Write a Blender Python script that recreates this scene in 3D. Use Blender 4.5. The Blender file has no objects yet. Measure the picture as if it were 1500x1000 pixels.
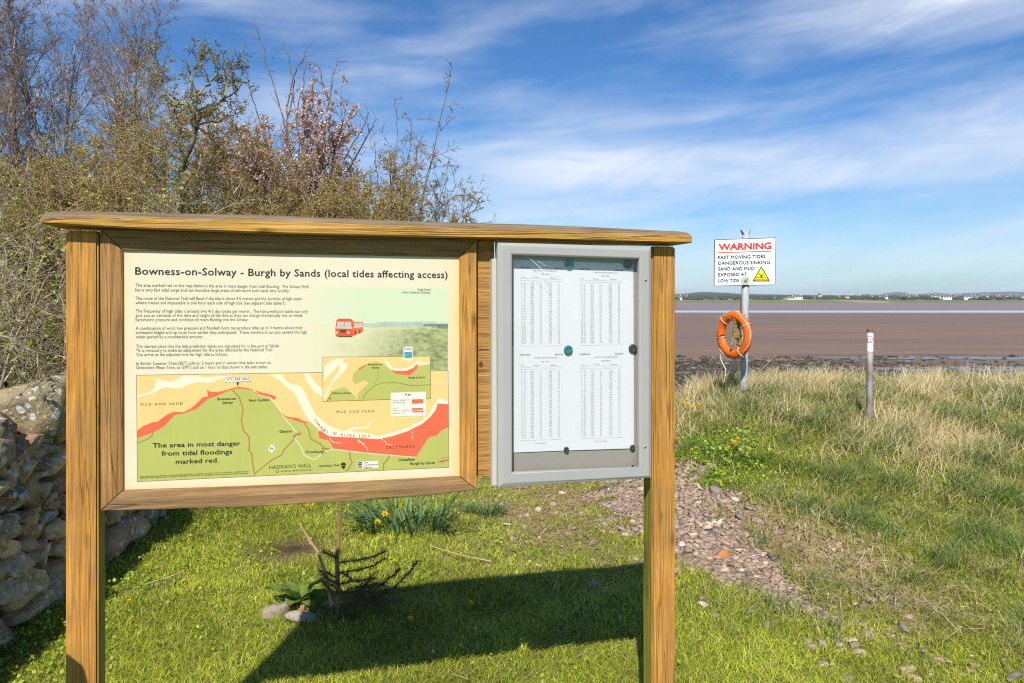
import bpy, bmesh, math, random
import numpy as np
from mathutils import Vector, noise as mnoise

random.seed(7)
RNG = np.random.default_rng(11)
S = bpy.context.scene
COL = S.collection
R = math.radians

# ---------------------------------------------------------------- camera
H = 1.77            # eye height above the lawn
F = 1050.0          # focal length in photo pixels (photo 1500 wide)
HOR = 438.0         # photo row of the horizon
cam = bpy.data.cameras.new('camera')
cam.sensor_width = 36.0
cam.lens = F / 1500.0 * 36.0
cam.shift_y = -(500.0 - HOR) / 1500.0
cam.clip_start = 0.05
cam.clip_end = 30000.0
camo = bpy.data.objects.new('camera', cam)
camo.location = (0, 0, H)
camo.rotation_euler = (R(90), 0, 0)
COL.objects.link(camo)
S.camera = camo

# ---------------------------------------------------------------- sun and sky
SUN_EL = R(45.5)
SUN_H = Vector((-0.145, -1.0)).normalized()          # horizontal direction towards the sun
SUN_DIR = Vector((SUN_H.x * math.cos(SUN_EL), SUN_H.y * math.cos(SUN_EL), math.sin(SUN_EL)))
sl = bpy.data.lights.new('sun', 'SUN')
sl.energy = 4.6
sl.angle = R(0.5)
sl.color = (1.0, 0.95, 0.86)
so = bpy.data.objects.new('sun', sl)
so.rotation_euler = (-SUN_DIR).to_track_quat('-Z', 'Y').to_euler()
so.location = (-5, -30, 30)
COL.objects.link(so)

W = bpy.data.worlds.new('World')
S.world = W
W.use_nodes = True
wn = W.node_tree.nodes
wl = W.node_tree.links
wn.clear()


def wnode(t, **k):
    n = wn.new(t)
    for a, v in k.items():
        setattr(n, a, v)
    return n


def wmath(op, a, b=None, c=None, clamp=False):
    n = wn.new('ShaderNodeMath')
    n.operation = op
    n.use_clamp = clamp
    for i, v in enumerate((a, b, c)):
        if v is None:
            continue
        if isinstance(v, (int, float)):
            n.inputs[i].default_value = v
        else:
            wl.new(v, n.inputs[i])
    return n.outputs[0]


sky = wnode('ShaderNodeTexSky', sky_type='NISHITA')
sky.sun_disc = False
sky.sun_elevation = SUN_EL
sky.sun_rotation = math.atan2(SUN_H.x, SUN_H.y)
sky.air_density = 1.0
sky.dust_density = 0.35
sky.ozone_density = 2.6
tc = wnode('ShaderNodeTexCoord')
sep = wnode('ShaderNodeSeparateXYZ')
wl.new(tc.outputs['Generated'], sep.inputs[0])
dx, dy, dz = sep.outputs
rad = wmath('SQRT', wmath('ADD', wmath('MULTIPLY', dx, dx), wmath('MULTIPLY', dy, dy)))
elev = wmath('DIVIDE', dz, wmath('MAXIMUM', rad, 0.02))          # tangent of the elevation
azim = wmath('ARCTAN2', dx, dy)                                  # 0 straight out over the firth
# cirrus: streaks in (azimuth, elevation), tilted a little
ev2 = wmath('ADD', elev, wmath('MULTIPLY', azim, -0.10))
cmb = wnode('ShaderNodeCombineXYZ')
wl.new(wmath('MULTIPLY', azim, 1.3), cmb.inputs[0])
wl.new(wmath('MULTIPLY', ev2, 6.5), cmb.inputs[1])
cmb.inputs[2].default_value = 3.7
nz = wnode('ShaderNodeTexNoise')
nz.inputs['Scale'].default_value = 1.9
nz.inputs['Detail'].default_value = 7
nz.inputs['Roughness'].default_value = 0.54
nz.inputs['Distortion'].default_value = 0.5
wl.new(cmb.outputs[0], nz.inputs['Vector'])
cmb2 = wnode('ShaderNodeCombineXYZ')
wl.new(wmath('MULTIPLY', azim, 3.6), cmb2.inputs[0])
wl.new(wmath('MULTIPLY', ev2, 12.0), cmb2.inputs[1])
cmb2.inputs[2].default_value = 1.1
nf = wnode('ShaderNodeTexNoise')
nf.inputs['Scale'].default_value = 1.6
nf.inputs['Detail'].default_value = 8
nf.inputs['Roughness'].default_value = 0.6
nf.inputs['Distortion'].default_value = 0.7
wl.new(cmb2.outputs[0], nf.inputs['Vector'])


def band(e0, slope, az0, width, azc, azw, amp):
    """soft cirrus band: elevation e0 at azimuth az0, rising by slope, fading along azimuth"""
    line = wmath('ADD', wmath('MULTIPLY', wmath('SUBTRACT', azim, az0), slope), e0)
    d = wmath('DIVIDE', wmath('SUBTRACT', elev, line), width)
    g = wmath('EXPONENT', wmath('MULTIPLY', wmath('MULTIPLY', d, d), -1.0))
    a = wmath('DIVIDE', wmath('SUBTRACT', azim, azc), azw)
    ga = wmath('EXPONENT', wmath('MULTIPLY', wmath('MULTIPLY', a, a), -1.0))
    return wmath('MULTIPLY', wmath('MULTIPLY', g, ga), amp)


bands = [band(0.345, 0.13, 0.45, 0.06, 0.66, 0.32, 1.0),
         band(0.20, -0.03, 0.05, 0.045, 0.12, 0.34, 0.55),
         band(0.29, 0.30, -0.25, 0.045, -0.20, 0.16, 0.50),
         band(0.40, 0.05, -0.35, 0.04, -0.45, 0.25, 0.55),
         band(0.07, 0.0, 0.3, 0.04, 0.4, 0.7, 0.35),
         band(0.0, 0.0, 0.3, 0.06, 0.4, 1.2, 0.55),
         band(0.145, 0.02, 0.1, 0.05, 0.15, 0.4, 0.5),
         band(0.22, 0.0, 0.6, 0.05, 0.75, 0.25, 0.4)]
tot = bands[0]
for b in bands[1:]:
    tot = wmath('ADD', tot, b)
soft = wmath('MULTIPLY', wmath('SUBTRACT', nz.outputs['Fac'], 0.495), 3.0)
fine = wmath('MULTIPLY', wmath('SUBTRACT', nf.outputs['Fac'], 0.5), 1.3)
cov = wmath('ADD', wmath('MULTIPLY', tot, wmath('ADD', 1.05, wmath('MULTIPLY', fine, 0.8))), wmath('MULTIPLY', wmath('ADD', soft, wmath('MULTIPLY', fine, 0.5)), 0.55), clamp=True)
cov = wmath('ADD', wmath('MULTIPLY', wmath('POWER', cov, 1.25), 0.9), 0.015)
mixc = wnode('ShaderNodeMix', data_type='RGBA')
hs = wnode('ShaderNodeHueSaturation')
hs.inputs['Saturation'].default_value = 1.22
hs.inputs['Value'].default_value = 1.0
wl.new(sky.outputs[0], hs.inputs['Color'])
wl.new(cov, mixc.inputs[0])
tint = wnode('ShaderNodeMix', data_type='RGBA', blend_type='MULTIPLY')
tint.inputs[0].default_value = 1.0
tint.inputs[7].default_value = (0.68, 0.97, 1.22, 1)
wl.new(hs.outputs[0], tint.inputs[6])
wl.new(tint.outputs[2], mixc.inputs[6])
mixc.inputs[7].default_value = (8.6, 9.2, 10.2, 1)
bg = wnode('ShaderNodeBackground')
bg.inputs['Strength'].default_value = 0.077
wl.new(mixc.outputs[2], bg.inputs['Color'])
wo = wnode('ShaderNodeOutputWorld')
wl.new(bg.outputs[0], wo.inputs['Surface'])

S.view_settings.view_transform = 'Standard'
S.view_settings.look = 'None'
S.view_settings.exposure = 0.42
S.view_settings.gamma = 1.0
S.view_settings.use_curve_mapping = False
S.cycles.use_denoising = False
S.cycles.filter_width = 1.15
S.cycles.max_bounces = 6
S.cycles.transparent_max_bounces = 10


# ================================================================ helpers
def lin(r, g, b):
    f = lambda c: (c / 255.0) / 12.92 if c <= 10 else (((c / 255.0) + 0.055) / 1.055) ** 2.4
    return (f(r), f(g), f(b))


class NT:
    """small wrapper for building material node trees"""

    def __init__(self, name):
        self.m = bpy.data.materials.new(name)
        self.m.use_nodes = True
        self.t = self.m.node_tree
        self.t.nodes.clear()
        self.out = self.t.nodes.new('ShaderNodeOutputMaterial')

    def n(self, t, **k):
        x = self.t.nodes.new(t)
        for a, v in k.items():
            setattr(x, a, v)
        return x

    def l(self, a, b):
        self.t.links.new(a, b)

    def math(self, op, a, b=None, clamp=False):
        x = self.n('ShaderNodeMath', operation=op, use_clamp=clamp)
        for i, v in enumerate((a, b)):
            if v is None:
                continue
            if isinstance(v, (int, float)):
                x.inputs[i].default_value = v
            else:
                self.l(v, x.inputs[i])
        return x.outputs[0]

    def coord(self, scale=(1, 1, 1), loc=(0, 0, 0), kind='Object', rot=(0, 0, 0)):
        c = self.n('ShaderNodeTexCoord')
        mp = self.n('ShaderNodeMapping')
        mp.inputs['Scale'].default_value = scale
        mp.inputs['Location'].default_value = loc
        mp.inputs['Rotation'].default_value = rot
        self.l(c.outputs[kind], mp.inputs[0])
        return mp.outputs[0]

    def noise(self, vec, scale, detail=5, rough=0.55, dist=0.0):
        x = self.n('ShaderNodeTexNoise')
        x.inputs['Scale'].default_value = scale
        x.inputs['Detail'].default_value = detail
        x.inputs['Roughness'].default_value = rough
        x.inputs['Distortion'].default_value = dist
        self.l(vec, x.inputs['Vector'])
        return x.outputs['Fac']

    def voronoi(self, vec, scale, feature='F1', out='Distance'):
        x = self.n('ShaderNodeTexVoronoi', feature=feature)
        x.inputs['Scale'].default_value = scale
        self.l(vec, x.inputs['Vector'])
        return x.outputs[out]

    def ramp(self, fac, stops, interp='LINEAR'):
        x = self.n('ShaderNodeValToRGB')
        x.color_ramp.interpolation = interp
        e = x.color_ramp.elements
        while len(e) > len(stops):
            e.remove(e[-1])
        while len(e) < len(stops):
            e.new(0.5)
        for i, (p, c) in enumerate(stops):
            e[i].position = p
            e[i].color = (*c, 1) if len(c) == 3 else c
        self.l(fac, x.inputs[0])
        return x.outputs[0]

    def mix(self, fac, a, b, blend='MIX'):
        x = self.n('ShaderNodeMix', data_type='RGBA', blend_type=blend)
        for i, v in ((0, fac), (6, a), (7, b)):
            if isinstance(v, (int, float)):
                x.inputs[i].default_value = v
            elif isinstance(v, tuple):
                x.inputs[i].default_value = (*v, 1)
            else:
                self.l(v, x.inputs[i])
        return x.outputs[2]

    def bump(self, h, strength=0.4, dist=0.01):
        x = self.n('ShaderNodeBump')
        x.inputs['Strength'].default_value = strength
        x.inputs['Distance'].default_value = dist
        self.l(h, x.inputs['Height'])
        return x.outputs[0]

    def finish(self, color, rough=0.7, normal=None, metal=0.0, spec=0.5, trans=None):
        p = self.n('ShaderNodeBsdfPrincipled')
        for key, v in (('Base Color', color), ('Roughness', rough), ('Metallic', metal)):
            if isinstance(v, tuple):
                p.inputs[key].default_value = (*v, 1)
            elif isinstance(v, (int, float)):
                p.inputs[key].default_value = v
            else:
                self.l(v, p.inputs[key])
        p.inputs['Specular IOR Level'].default_value = spec
        if normal is not None:
            self.l(normal, p.inputs['Normal'])
        sh = p.outputs[0]
        if trans:
            tr = self.n('ShaderNodeBsdfTranslucent')
            if isinstance(color, tuple):
                tr.inputs['Color'].default_value = (*color, 1)
            else:
                self.l(color, tr.inputs['Color'])
            mx = self.n('ShaderNodeMixShader')
            mx.inputs[0].default_value = trans
            self.l(sh, mx.inputs[1])
            self.l(tr.outputs[0], mx.inputs[2])
            sh = mx.outputs[0]
        self.l(sh, self.out.inputs['Surface'])
        return self.m


_MC = {}


def flat(name, c, rough=0.6, metal=0.0, spec=0.4, var=0.0, vs=8.0):
    if name in _MC:
        return _MC[name]
    t = NT(name)
    if var > 0:
        f = t.noise(t.coord(), vs, 6, 0.6)
        col = t.ramp(f, [(0.25, tuple(x * (1 - var) for x in c)), (0.75, tuple(min(1, x * (1 + var)) for x in c))])
    else:
        col = c
    _MC[name] = t.finish(col, rough, metal=metal, spec=spec)
    return _MC[name]


def attr_mat(name, rough=0.7, trans=None, spec=0.25):
    t = NT(name)
    a = t.n('ShaderNodeAttribute')
    a.attribute_name = 'col'
    return t.finish(a.outputs['Color'], rough, spec=spec, trans=trans)


def tag(o, label=None, cat=None, group=None, kind=None):
    if label:
        o['label'] = label
    if cat:
        o['category'] = cat
    if group:
        o['group'] = group
    if kind:
        o['kind'] = kind
    return o


def empty(name, loc=(0, 0, 0), rz=0.0, **k):
    o = bpy.data.objects.new(name, None)
    o.empty_display_size = 0.1
    o.location = loc
    o.rotation_euler = (0, 0, rz)
    COL.objects.link(o)
    return tag(o, **k)


def link(name, me, m, parent=None, smooth=False, loc=None):
    for x in (m if isinstance(m, (list, tuple)) else [m]):
        me.materials.append(x)
    if smooth:
        me.polygons.foreach_set('use_smooth', np.ones(len(me.polygons), dtype=bool))
    o = bpy.data.objects.new(name, me)
    COL.objects.link(o)
    if parent is not None:
        o.parent = parent
    if loc is not None:
        o.location = loc
    return o


def mesh_np(name, V, faces_flat, counts, colors=None):
    """mesh from numpy arrays: V (n,3); faces_flat indices; counts per face"""
    me = bpy.data.meshes.new(name)
    V = np.asarray(V, dtype=np.float32)
    me.vertices.add(len(V))
    me.vertices.foreach_set('co', V.ravel())
    faces_flat = np.asarray(faces_flat, dtype=np.int32)
    counts = np.asarray(counts, dtype=np.int32)
    me.loops.add(len(faces_flat))
    me.loops.foreach_set('vertex_index', faces_flat)
    me.polygons.add(len(counts))
    st = np.zeros(len(counts), dtype=np.int32)
    st[1:] = np.cumsum(counts)[:-1]
    me.polygons.foreach_set('loop_start', st)
    me.polygons.foreach_set('loop_total', counts)
    if colors is not None:
        a = me.color_attributes.new('col', 'FLOAT_COLOR', 'POINT')
        c = np.ones((len(V), 4), dtype=np.float32)
        c[:, :3] = colors
        a.data.foreach_set('color', c.ravel())
    me.update(calc_edges=True)
    me.validate()
    return me


class MB:
    """mesh builder: collects polygons"""

    def __init__(self):
        self.v = []
        self.f = []

    def add(self, verts, faces):
        b = len(self.v)
        self.v += [tuple(v) for v in verts]
        self.f += [tuple(i + b for i in f) for f in faces]
        return self

    def box(self, x0, x1, y0, y1, z0, z1):
        v = [(x0, y0, z0), (x1, y0, z0), (x1, y1, z0), (x0, y1, z0), (x0, y0, z1), (x1, y0, z1), (x1, y1, z1), (x0, y1, z1)]
        return self.add(v, [(0, 3, 2, 1), (4, 5, 6, 7), (0, 1, 5, 4), (1, 2, 6, 5), (2, 3, 7, 6), (3, 0, 4, 7)])

    def tube(self, pts, rad, n=8, cap=True, squash=None):
        pts = [Vector(p) for p in pts]
        rr = rad if isinstance(rad, (list, tuple)) else [rad] * len(pts)
        rings = []
        ref = None
        for i, p in enumerate(pts):
            d = (pts[min(i + 1, len(pts) - 1)] - pts[max(i - 1, 0)]).normalized()
            if ref is None:
                ref = Vector((0, 0, 1)) if abs(d.z) < 0.9 else Vector((1, 0, 0))
            a = d.cross(ref).normalized()
            b = a.cross(d).normalized()
            ref = b
            rings.append([p + (a * math.cos(2 * math.pi * k / n) + b * math.sin(2 * math.pi * k / n)) * rr[i] for k in range(n)])
        vs = [q for r_ in rings for q in r_]
        fs = []
        for i in range(len(pts) - 1):
            for k in range(n):
                fs.append((i * n + k, i * n + (k + 1) % n, (i + 1) * n + (k + 1) % n, (i + 1) * n + k))
        if cap:
            fs.append(tuple(range(n - 1, -1, -1)))
            fs.append(tuple((len(pts) - 1) * n + k for k in range(n)))
        return self.add(vs, fs)

    def mesh(self, name, bevel=0.0, seg=2):
        me = bpy.data.meshes.new(name)
        me.from_pydata([tuple(v) for v in self.v], [], self.f)
        bm = bmesh.new()
        bm.from_mesh(me)
        bmesh.ops.recalc_face_normals(bm, faces=bm.faces)
        if bevel > 0:
            es = [e for e in bm.edges if len(e.link_faces) == 2 and e.calc_face_angle(0) > 0.35]
            bmesh.ops.bevel(bm, geom=es, offset=bevel, segments=seg, affect='EDGES', clamp_overlap=True)
        bm.to_mesh(me)
        bm.free()
        return me

    def build(self, name, m, parent=None, bevel=0.0, seg=2, smooth=False):
        return link(name, self.mesh(name, bevel, seg), m, parent, smooth)


def ray(px, py):
    return Vector(((px - 750.0) / F, 1.0, (HOR - py) / F))


def at(px, py, Y):
    d = ray(px, py)
    return Vector((d.x * Y, Y, H + d.z * Y))


def sm01(t):
    t = np.clip(t, 0, 1)
    return t * t * (3 - 2 * t)


def vnoise(x, y, seed=0.0):
    """cheap smooth pseudo-noise in [-1,1], vectorised"""
    s = seed * 1.7
    return (np.sin(x * 1.9 + 1.3 * np.sin(y * 1.1 + s) + s) * np.cos(y * 2.3 + 1.1 * np.sin(x * 0.9 - s) + 2.0 * s)
            + 0.5 * np.sin(x * 4.7 + y * 3.1 + s * 3 + np.sin(y * 2.7 + s)) + 0.35 * np.sin(y * 6.1 - x * 5.3 + s * 5)) / 1.85


def gz(x, y):
    """height of the ground"""
    x = np.asarray(x, dtype=float)
    y = np.asarray(y, dtype=float)
    r = sm01((y - 4.2) / 4.6)
    s = sm01((x - 0.95 - 0.06 * (y - 5)) / 1.6)
    z = 0.60 * r * s + 0.03 * s * vnoise(x * 1.3, y * 1.3, 2.0) + 0.012 * vnoise(x * 2, y * 2, 5.0) * sm01((y - 2.0) / 1.5)
    fall = np.clip((y - 9.7 - 14 * sm01((-1.0 - x) / 3.0)) / 4.0, 0, None) ** 1.25 * 3.2
    return np.maximum(z - fall, -3.4)


def gpoint(px, py):
    """where the ray through a photo pixel meets the near ground"""
    d = ray(px, py)
    lo = 1.2
    Y = lo
    while Y < 12:
        p = d * Y
        if H + p.z <= float(gz(p.x, Y)):
            break
        Y += 0.01
    return Vector((d.x * Y, Y, float(gz(d.x * Y, Y))))


# ================================================================ materials
def wood(name, axis, dark, mid, light, seed, algae=0.25, grey=0.0, knot=True, algae_col=None):
    """oak: grain stretched along axis ('x' or 'z') of the object's own frame"""
    t = NT(name)
    sx = (1.0, 24, 24) if axis == 'x' else (24, 24, 1.0)
    sf = (3.0, 120, 120) if axis == 'x' else (120, 120, 3.0)
    v = t.coord(sx, (seed * 3.1, seed * 1.7, seed * 0.9))
    g1 = t.noise(v, 1.5, 7, 0.62, 1.6)
    g2 = t.noise(t.coord(sf, (seed, seed * 2, 0)), 1.5, 5, 0.65, 0.6)
    lo = t.noise(t.coord((2.5, 2.5, 2.5), (seed, 0, seed)), 1.3, 3)
    dk = tuple(a * 0.45 + b * 0.55 for a, b in zip(dark, mid))
    c = t.ramp(g1, [(0.22, dk), (0.46, mid), (0.78, light)])
    lines = t.ramp(g2, [(0.34, (0.26, 0.20, 0.14)), (0.46, (0.84, 0.81, 0.77)), (0.62, (1.16, 1.14, 1.09))])
    c = t.mix(0.78, c, lines, 'MULTIPLY')
    # long drying checks
    cr = t.noise(t.coord(((0.5, 16, 16) if axis == 'x' else (16, 16, 0.5)), (seed * 5, seed, seed * 2)), 1.0, 3, 0.45, 0.9)
    crk = t.ramp(cr, [(0.492, (1, 1, 1)), (0.5, (0.16, 0.1, 0.06)), (0.508, (1, 1, 1))])
    c = t.mix(0.55, c, crk, 'MULTIPLY')
    tone = t.ramp(lo, [(0.3, (0.72, 0.70, 0.68)), (0.7, (1.15, 1.13, 1.08))])
    kn = t.voronoi(t.coord((7, 7, 2.6) if axis == 'z' else (2.6, 7, 7), (seed * 1.3, seed * 2.1, seed)), 1.0)
    c = t.mix(0.8, c, t.ramp(kn, [(0.035, (0.22, 0.14, 0.08)), (0.085, (0.8, 0.74, 0.66)), (0.12, (1, 1, 1))]), 'MULTIPLY')
    c = t.mix(0.8, c, tone, 'MULTIPLY')
    if grey > 0:
        gn = t.noise(t.coord((6, 6, 6) if axis == 'z' else (2.0, 10, 10), (seed, 3, 1)), 2.2, 6, 0.65)
        gf = t.ramp(gn, [(0.5 - grey * 0.35, (0, 0, 0)), (0.72, (1, 1, 1))])
        c = t.mix(t.math('MULTIPLY', gf, min(1.0, grey * 1.3)), c, (0.24, 0.155, 0.085))
    if algae > 0:
        al = t.noise(t.coord((5, 5, 1.6), (seed * 2, 1, 4)), 1.2, 5, 0.6)
        af = t.ramp(al, [(0.46, (0, 0, 0)), (0.72, (1, 1, 1))])
        c = t.mix(t.math('MULTIPLY', af, algae), c, algae_col or (0.23, 0.20, 0.03))
    h = t.math('ADD', t.math('MULTIPLY', g2, 0.6), t.math('ADD', g1, t.math('MULTIPLY', crk, 0.5)))
    return t.finish(c, 0.72, t.bump(h, 0.8, 0.006), spec=0.3)


OAK_D, OAK_M, OAK_L = (0.23, 0.097, 0.019), (0.535, 0.25, 0.047), (0.71, 0.375, 0.09)
M_post = wood('oak_post', 'z', OAK_D, OAK_M, OAK_L, 1.0, 0.3, 0.28)
M_post_side = wood('oak_post_algae', 'z', (0.14, 0.12, 0.02), (0.30, 0.27, 0.035), (0.42, 0.36, 0.06), 6.0, 0.55)
M_rail_v = wood('oak_rail_upright', 'z', (0.2, 0.10, 0.03), (0.42, 0.215, 0.065), (0.56, 0.34, 0.14), 2.0, 0.15, 0.35)
M_rail_h = wood('oak_rail_level', 'x', (0.12, 0.062, 0.024), (0.28, 0.152, 0.056), (0.46, 0.28, 0.12), 3.0, 0.2, 0.55)
M_cap = wood('oak_cap', 'x', (0.20, 0.095, 0.02), (0.54, 0.29, 0.06), (0.74, 0.46, 0.13), 4.0, 0.4, 0.12, algae_col=(0.35, 0.28, 0.04))
M_captop = wood('oak_cap_weathered', 'x', (0.06, 0.04, 0.025), (0.20, 0.14, 0.085), (0.42, 0.33, 0.23), 4.6, 0.25, 0.5)
M_plank = wood('oak_plank', 'x', (0.22, 0.105, 0.03), (0.45, 0.235, 0.065), (0.56, 0.32, 0.10), 5.0, 0.1)


def panel_mat():
    t = NT('faded_panel')
    v = t.coord()
    n1 = t.noise(v, 3.0, 5, 0.6)
    n2 = t.noise(v, 30.0, 5, 0.7)
    c = t.ramp(n1, [(0.3, (0.65, 0.585, 0.42)), (0.7, (0.70, 0.64, 0.485))])
    spots = t.ramp(n2, [(0.68, (1, 1, 1)), (0.78, (0.72, 0.68, 0.52))])
    c = t.mix(0.5, c, spots, 'MULTIPLY')
    # rusty yellow staining creeping in from the edges of the sheet
    a = t.n('ShaderNodeAttribute')
    a.attribute_name = 'col'
    st = t.math('MULTIPLY', a.outputs['Fac'], t.ramp(t.noise(v, 9.0, 5, 0.6), [(0.3, (0.3, 0.3, 0.3)), (0.65, (1, 1, 1))]))
    c = t.mix(st, c, (0.80, 0.47, 0.10))
    return t.finish(c, 0.38, spec=0.35)


M_panel = panel_mat()
INK = flat('ink', (0.028, 0.022, 0.018), 0.5)
INK2 = flat('faded_ink', (0.085, 0.06, 0.035), 0.5)
M_sand = flat('print_sand', (0.72, 0.51, 0.20), 0.4, var=0.05)
M_land = flat('print_land', (0.42, 0.43, 0.11), 0.4, var=0.05)
M_red = flat('print_red', (0.74, 0.125, 0.06), 0.4, var=0.08)
M_chan = flat('print_channel', (0.74, 0.68, 0.50), 0.4)
M_road = flat('print_road', (0.36, 0.19, 0.055), 0.4)
M_trail = flat('print_trail', (0.78, 0.71, 0.52), 0.4)
M_card = flat('print_card', (0.76, 0.73, 0.60), 0.4)
M_alu = flat('powder_coated_grey', (0.355, 0.35, 0.335), 0.42, var=0.04, vs=5)
M_alu2 = flat('hinge_strip', (0.50, 0.47, 0.41), 0.45, var=0.06)
M_back = flat('case_back', (0.32, 0.29, 0.25), 0.6, var=0.06)
M_paper = flat('paper', (0.70, 0.70, 0.725), 0.8, spec=0.2)
M_steel = flat('stainless', (0.55, 0.54, 0.52), 0.25, metal=1.0)
M_teal = flat('teal_plastic', (0.02, 0.20, 0.19), 0.35)
M_dark = flat('charcoal_plastic', (0.045, 0.048, 0.058), 0.4)
M_print_grey = flat('print_grey', (0.44, 0.44, 0.47), 0.7)
M_print_dark = flat('print_dark', (0.20, 0.20, 0.23), 0.7)


def glass_mat():
    t = NT('acrylic_glazing')
    tr = t.n('ShaderNodeBsdfTransparent')
    tr.inputs['Color'].default_value = (0.96, 0.97, 0.97, 1)
    gl = t.n('ShaderNodeBsdfGlossy')
    gl.inputs['Roughness'].default_value = 0.08
    mx = t.n('ShaderNodeMixShader')
    mx.inputs[0].default_value = 0.07
    t.l(tr.outputs[0], mx.inputs[1])
    t.l(gl.outputs[0], mx.inputs[2])
    t.l(mx.outputs[0], t.out.inputs['Surface'])
    return t.m


M_glass = glass_mat()


def wall_mat():
    t = NT('lichened_stone')
    v = t.coord()
    a = t.n('ShaderNodeAttribute')
    a.attribute_name = 'col'
    n1 = t.noise(v, 7.0, 8, 0.65)
    n2 = t.noise(v, 45.0, 5, 0.7)
    c = t.mix(0.9, a.outputs['Color'], t.ramp(n1, [(0.3, (0.5, 0.48, 0.46)), (0.5, (1, 1, 1)), (0.75, (1.35, 1.3, 1.2))]), 'MULTIPLY')
    c = t.mix(0.55, c, t.ramp(n2, [(0.3, (0.55, 0.52, 0.5)), (0.6, (1.1, 1.1, 1.1))]), 'MULTIPLY')
    wob = t.n('ShaderNodeVectorMath', operation='ADD')
    t.l(v, wob.inputs[0])
    nn = t.n('ShaderNodeTexNoise')
    nn.inputs['Scale'].default_value = 22
    t.l(v, nn.inputs['Vector'])
    sc = t.n('ShaderNodeVectorMath', operation='SCALE')
    sc.inputs['Scale'].default_value = 0.05
    t.l(nn.outputs['Color'], sc.inputs[0])
    t.l(sc.outputs[0], wob.inputs[1])
    big = t.noise(v, 3.2, 3)
    li = t.voronoi(wob.outputs[0], 13.0)
    lim = t.ramp(t.math('ADD', t.math('ADD', li, 0.03), t.math('MULTIPLY', big, -0.5)), [(0.02, (1, 1, 1)), (0.07, (0, 0, 0))])
    li2 = t.voronoi(wob.outputs[0], 34.0)
    lim2 = t.ramp(t.math('ADD', t.math('ADD', li2, 0.015), t.math('MULTIPLY', big, -0.35)), [(0.03, (1, 1, 1)), (0.08, (0, 0, 0))])
    lf = t.math('MAXIMUM', lim, t.math('MULTIPLY', lim2, 0.8))
    c = t.mix(t.math('MULTIPLY', lf, 0.9), c, (0.66, 0.68, 0.62))
    mo = t.ramp(t.noise(v, 5.0, 6, 0.7), [(0.58, (0, 0, 0)), (0.7, (1, 1, 1))])
    c = t.mix(t.math('MULTIPLY', mo, 0.5), c, (0.13, 0.13, 0.03))
    h = t.math('ADD', n1, t.math('MULTIPLY', n2, 0.5))
    return t.finish(c, 0.9, t.bump(h, 1.0, 0.035), spec=0.2)


M_wall = wall_mat()


def pebble_mat():
    t = NT('pebble_stone')
    a = t.n('ShaderNodeAttribute')
    a.attribute_name = 'col'
    v = t.coord()
    n2 = t.noise(v, 60.0, 5, 0.65)
    c = t.mix(0.7, a.outputs['Color'], t.ramp(n2, [(0.3, (0.62, 0.6, 0.58)), (0.65, (1.15, 1.13, 1.1))]), 'MULTIPLY')
    return t.finish(c, 0.8, t.bump(n2, 0.4, 0.004), spec=0.25)


M_pebble = pebble_mat()


def ground_mat():
    t = NT('turf_soil')
    v = t.coord()
    n1 = t.noise(v, 1.6, 6, 0.6)
    n2 = t.noise(v, 28.0, 6, 0.7)
    a = t.n('ShaderNodeAttribute')
    a.attribute_name = 'col'
    c = t.mix(0.8, a.outputs['Color'], t.ramp(n2, [(0.3, (0.45, 0.45, 0.45)), (0.65, (1.25, 1.22, 1.15))]), 'MULTIPLY')
    c = t.mix(0.5, c, t.ramp(n1, [(0.3, (0.75, 0.75, 0.7)), (0.7, (1.1, 1.1, 1.05))]), 'MULTIPLY')
    return t.finish(c, 0.95, t.bump(n2, 0.7, 0.02), spec=0.1)


M_ground = ground_mat()
M_grass = attr_mat('grass_blade', 0.55, 0.4, 0.3)
M_leaf = attr_mat('leaf', 0.5, 0.35, 0.35)
M_bark = attr_mat('bark', 0.85, None, 0.15)
M_petal = attr_mat('petal', 0.6, 0.3, 0.2)


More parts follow.
